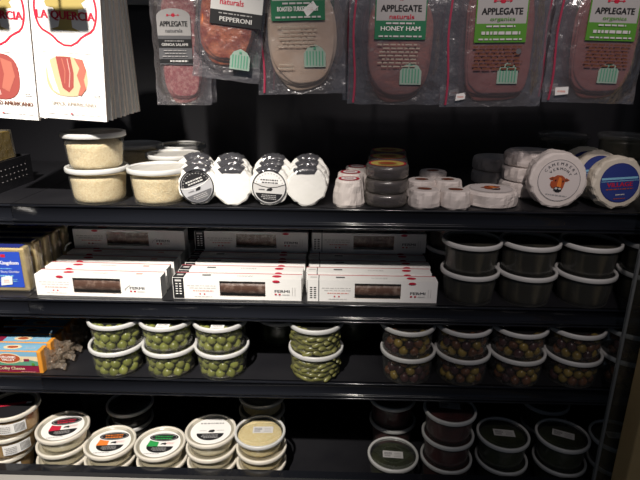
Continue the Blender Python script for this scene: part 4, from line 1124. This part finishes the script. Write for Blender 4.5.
# lime-labelled, second
W = .156
def d_g(p, w):
    if w == 'label':
        z0 = (103 - 45) * S; brand(p, .012, z0, .076, LIME, 'organics', None); p.lines(-.026, .050, z0 - .004, z0 - .042, 7, BROWN, .5, 3, .15)
    elif w == 'badge': barn(p, .020, (103 - 74) * S, .033)
    elif w == 'tag': p.poly([(-.059, .011), (-.037, .014), (-.038, .026), (-.060, .024)], WHT); p.lines(-.056, -.042, .021, .015, 1, PINK, .5, 4)
parts = pouch_meshes('hamend', W, .24, BEEF, .009, .100, .051, .086, 3.0, d_g)
hang('g', W, .24, 543, 631, 103, .95, parts, strip_mesh(W, .24), 'hanging ham pouch with bright green label, last one before the dark right end', 'deli pouch',
     [(-.006, .030, .005, 'second bright green labelled pouch showing just behind the last hanging pouch'), (-.010, .060, .006, 'third bright green labelled pouch at the back of the last hook')], R(1.2), 'wire peg hook carrying the last bright green labelled pouches')
# pepperoni, hanging crooked
W = .113
def d_p(p, w):
    if w == 'label':
        z0 = (80 - 30) * S; cx = .012
        p.rect(cx - .042, z0 + .012, cx + .042, z0 + .080, LGREY); p.rect(cx - .042, z0, cx + .042, z0 + .022, BLK)
        p.text('APPLEGATE', cx, z0 + .050, .070, BLK, 0, .0005, h=.012); p.text('naturals', cx - .008, z0 + .035, .038, RED, 0, .0003, h=.009); p.text('PEPPERONI', cx, z0 + .009, .052, LGREY, 0, .0003, h=.007); p.lines(cx - .03, cx + .03, z0 + .019, z0 + .016, 1, GREY, .6, 3)
        p.poly([(cx + .004, z0 + .060), (cx + .010, z0 + .056), (cx + .030, z0 + .078), (cx + .020, z0 + .080)], WHT)
    elif w == 'badge': barn(p, .024, (80 - 59) * S, .033)
parts = pouch_meshes('pepper', W, .215, PEPP, -.004, .098, .044, .068, 2.6, d_p)
hang('p', W, .215, 193, 258, 80, .935, parts, None, 'crooked hanging clear pouch of orange-red pepperoni slices with black label', 'deli pouch',
     [(.016, .030, .000, 'second pepperoni pouch hanging straighter behind the crooked one')], R(7), 'wire peg hook carrying the pepperoni pouches')
# salami, set back
S2 = .00196; W = .110
def d_s(p, w):
    if w == 'label':
        z0 = (105 - 66) * S2; cx = -.008; w_ = .064
        p.rect(cx - w_ / 2, z0, cx + w_ / 2, z0 + .052, DGREY); p.rect(cx - w_ / 2, z0 + .030, cx + w_ / 2, z0 + .046, BLK); p.rect(cx - w_ / 2, z0 + .002, cx + w_ / 2, z0 + .010, BLK)
        pts = [(cx - w_ / 2, z0 + .052), (cx + w_ / 2, z0 + .052), (cx + w_ / 2, z0 + .086)] + [(cx + w_ * .5 * math.cos(R(a)), z0 + .086 + .014 * math.sin(R(a))) for a in range(15, 180, 15)] + [(cx - w_ / 2, z0 + .086)]
        p.poly(pts, GREY); applemark(p, cx, z0 + .088, .0055); p.text('APPLEGATE', cx, z0 + .073, .052, BLK, 0, .0004, h=.009); p.text('naturals', cx, z0 + .061, .032, DGREY, 0, .0002, h=.006)
        p.text('GENOA SALAMI', cx, z0 + .036, .050, LGREY, 0, .0002, h=.005); p.lines(cx - .02, cx + .02, z0 + .044, z0 + .041, 1, GREY, .6, 3); p.lines(cx - .012, cx + .024, z0 + .0085, z0 + .004, 1, LGREY, .7, 4)
        p.lines(cx - .026, cx + .026, z0 + .028, z0 + .012, 3, GREY, .3, 5)
parts = pouch_meshes('salami', W, .26, SALA, .000, .110, .037, .100, 3.2, d_s, .008)
b = MB(); b.rbox((.0, -.0035, .172), (.098, .014, .165), .003, PURPLE, 1)
hang('s', W, .26, 157, 213, 105, 1.08, parts, None, 'dark narrow salami pouch hanging set back beside the ham cartons', 'deli pouch', [(.003, .03, .003, 'second dark salami pouch hanging right behind the front salami')], 0, 'wire peg hook carrying the dark salami pouches')

# ------------------------------------------------------------------ light
def spot(name, loc, aim, energy, size, blend, radius, col):
    l = bpy.data.lights.new(name, 'SPOT'); l.energy = energy; l.spot_size = R(size); l.spot_blend = blend; l.shadow_soft_size = radius; l.color = col
    o = bpy.data.objects.new(name, l); COL.objects.link(o); o.location = (loc[0], loc[1], loc[2] + H)
    d = Vector(aim) - Vector(loc); o.rotation_euler = d.to_track_quat('-Z', 'Y').to_euler(); return o
spot('track_spot', (-.37, -.30, 1.05), (-.52, 1.0, -.52), 330, 43, 1.0, .03, (1.0, .93, .84))
spot('track_spot', (.10, -.30, 1.05), (.33, 1.0, .03), 54, 36, 1.0, .03, (1.0, .88, .84))
def area(name, loc, aim, energy, sx, sy, col):
    l = bpy.data.lights.new(name, 'AREA'); l.shape = 'RECTANGLE'; l.size = sx; l.size_y = sy; l.energy = energy; l.color = col
    o = bpy.data.objects.new(name, l); COL.objects.link(o); o.location = (loc[0], loc[1], loc[2] + H)
    d = Vector(aim) - Vector(loc); o.rotation_euler = d.to_track_quat('-Z', 'Y').to_euler(); return o
area('fill_light', (.45, -.30, 1.15), (.3, 1.0, -.5), 3.6, 1.2, .5, (1, .92, .88))  # soft fill added for the dim right side, stands in for general store light
w = bpy.data.worlds.new('world'); SC.world = w; w.use_nodes = True
w.node_tree.nodes['Background'].inputs[0].default_value = (.62, .76, 1, 1); w.node_tree.nodes['Background'].inputs[1].default_value = .042

SC.view_settings.view_transform = 'Standard'; SC.view_settings.look = 'None'; SC.view_settings.gamma = 1; SC.view_settings.use_curve_mapping = False
SC.view_settings.exposure = 0.0
try:
    SC.cycles.transparent_max_bounces = 24; SC.cycles.max_bounces = 6; SC.cycles.diffuse_bounces = 3; SC.cycles.glossy_bounces = 3
    SC.cycles.use_denoising = True; SC.cycles.sample_clamp_indirect = 4
except Exception: pass
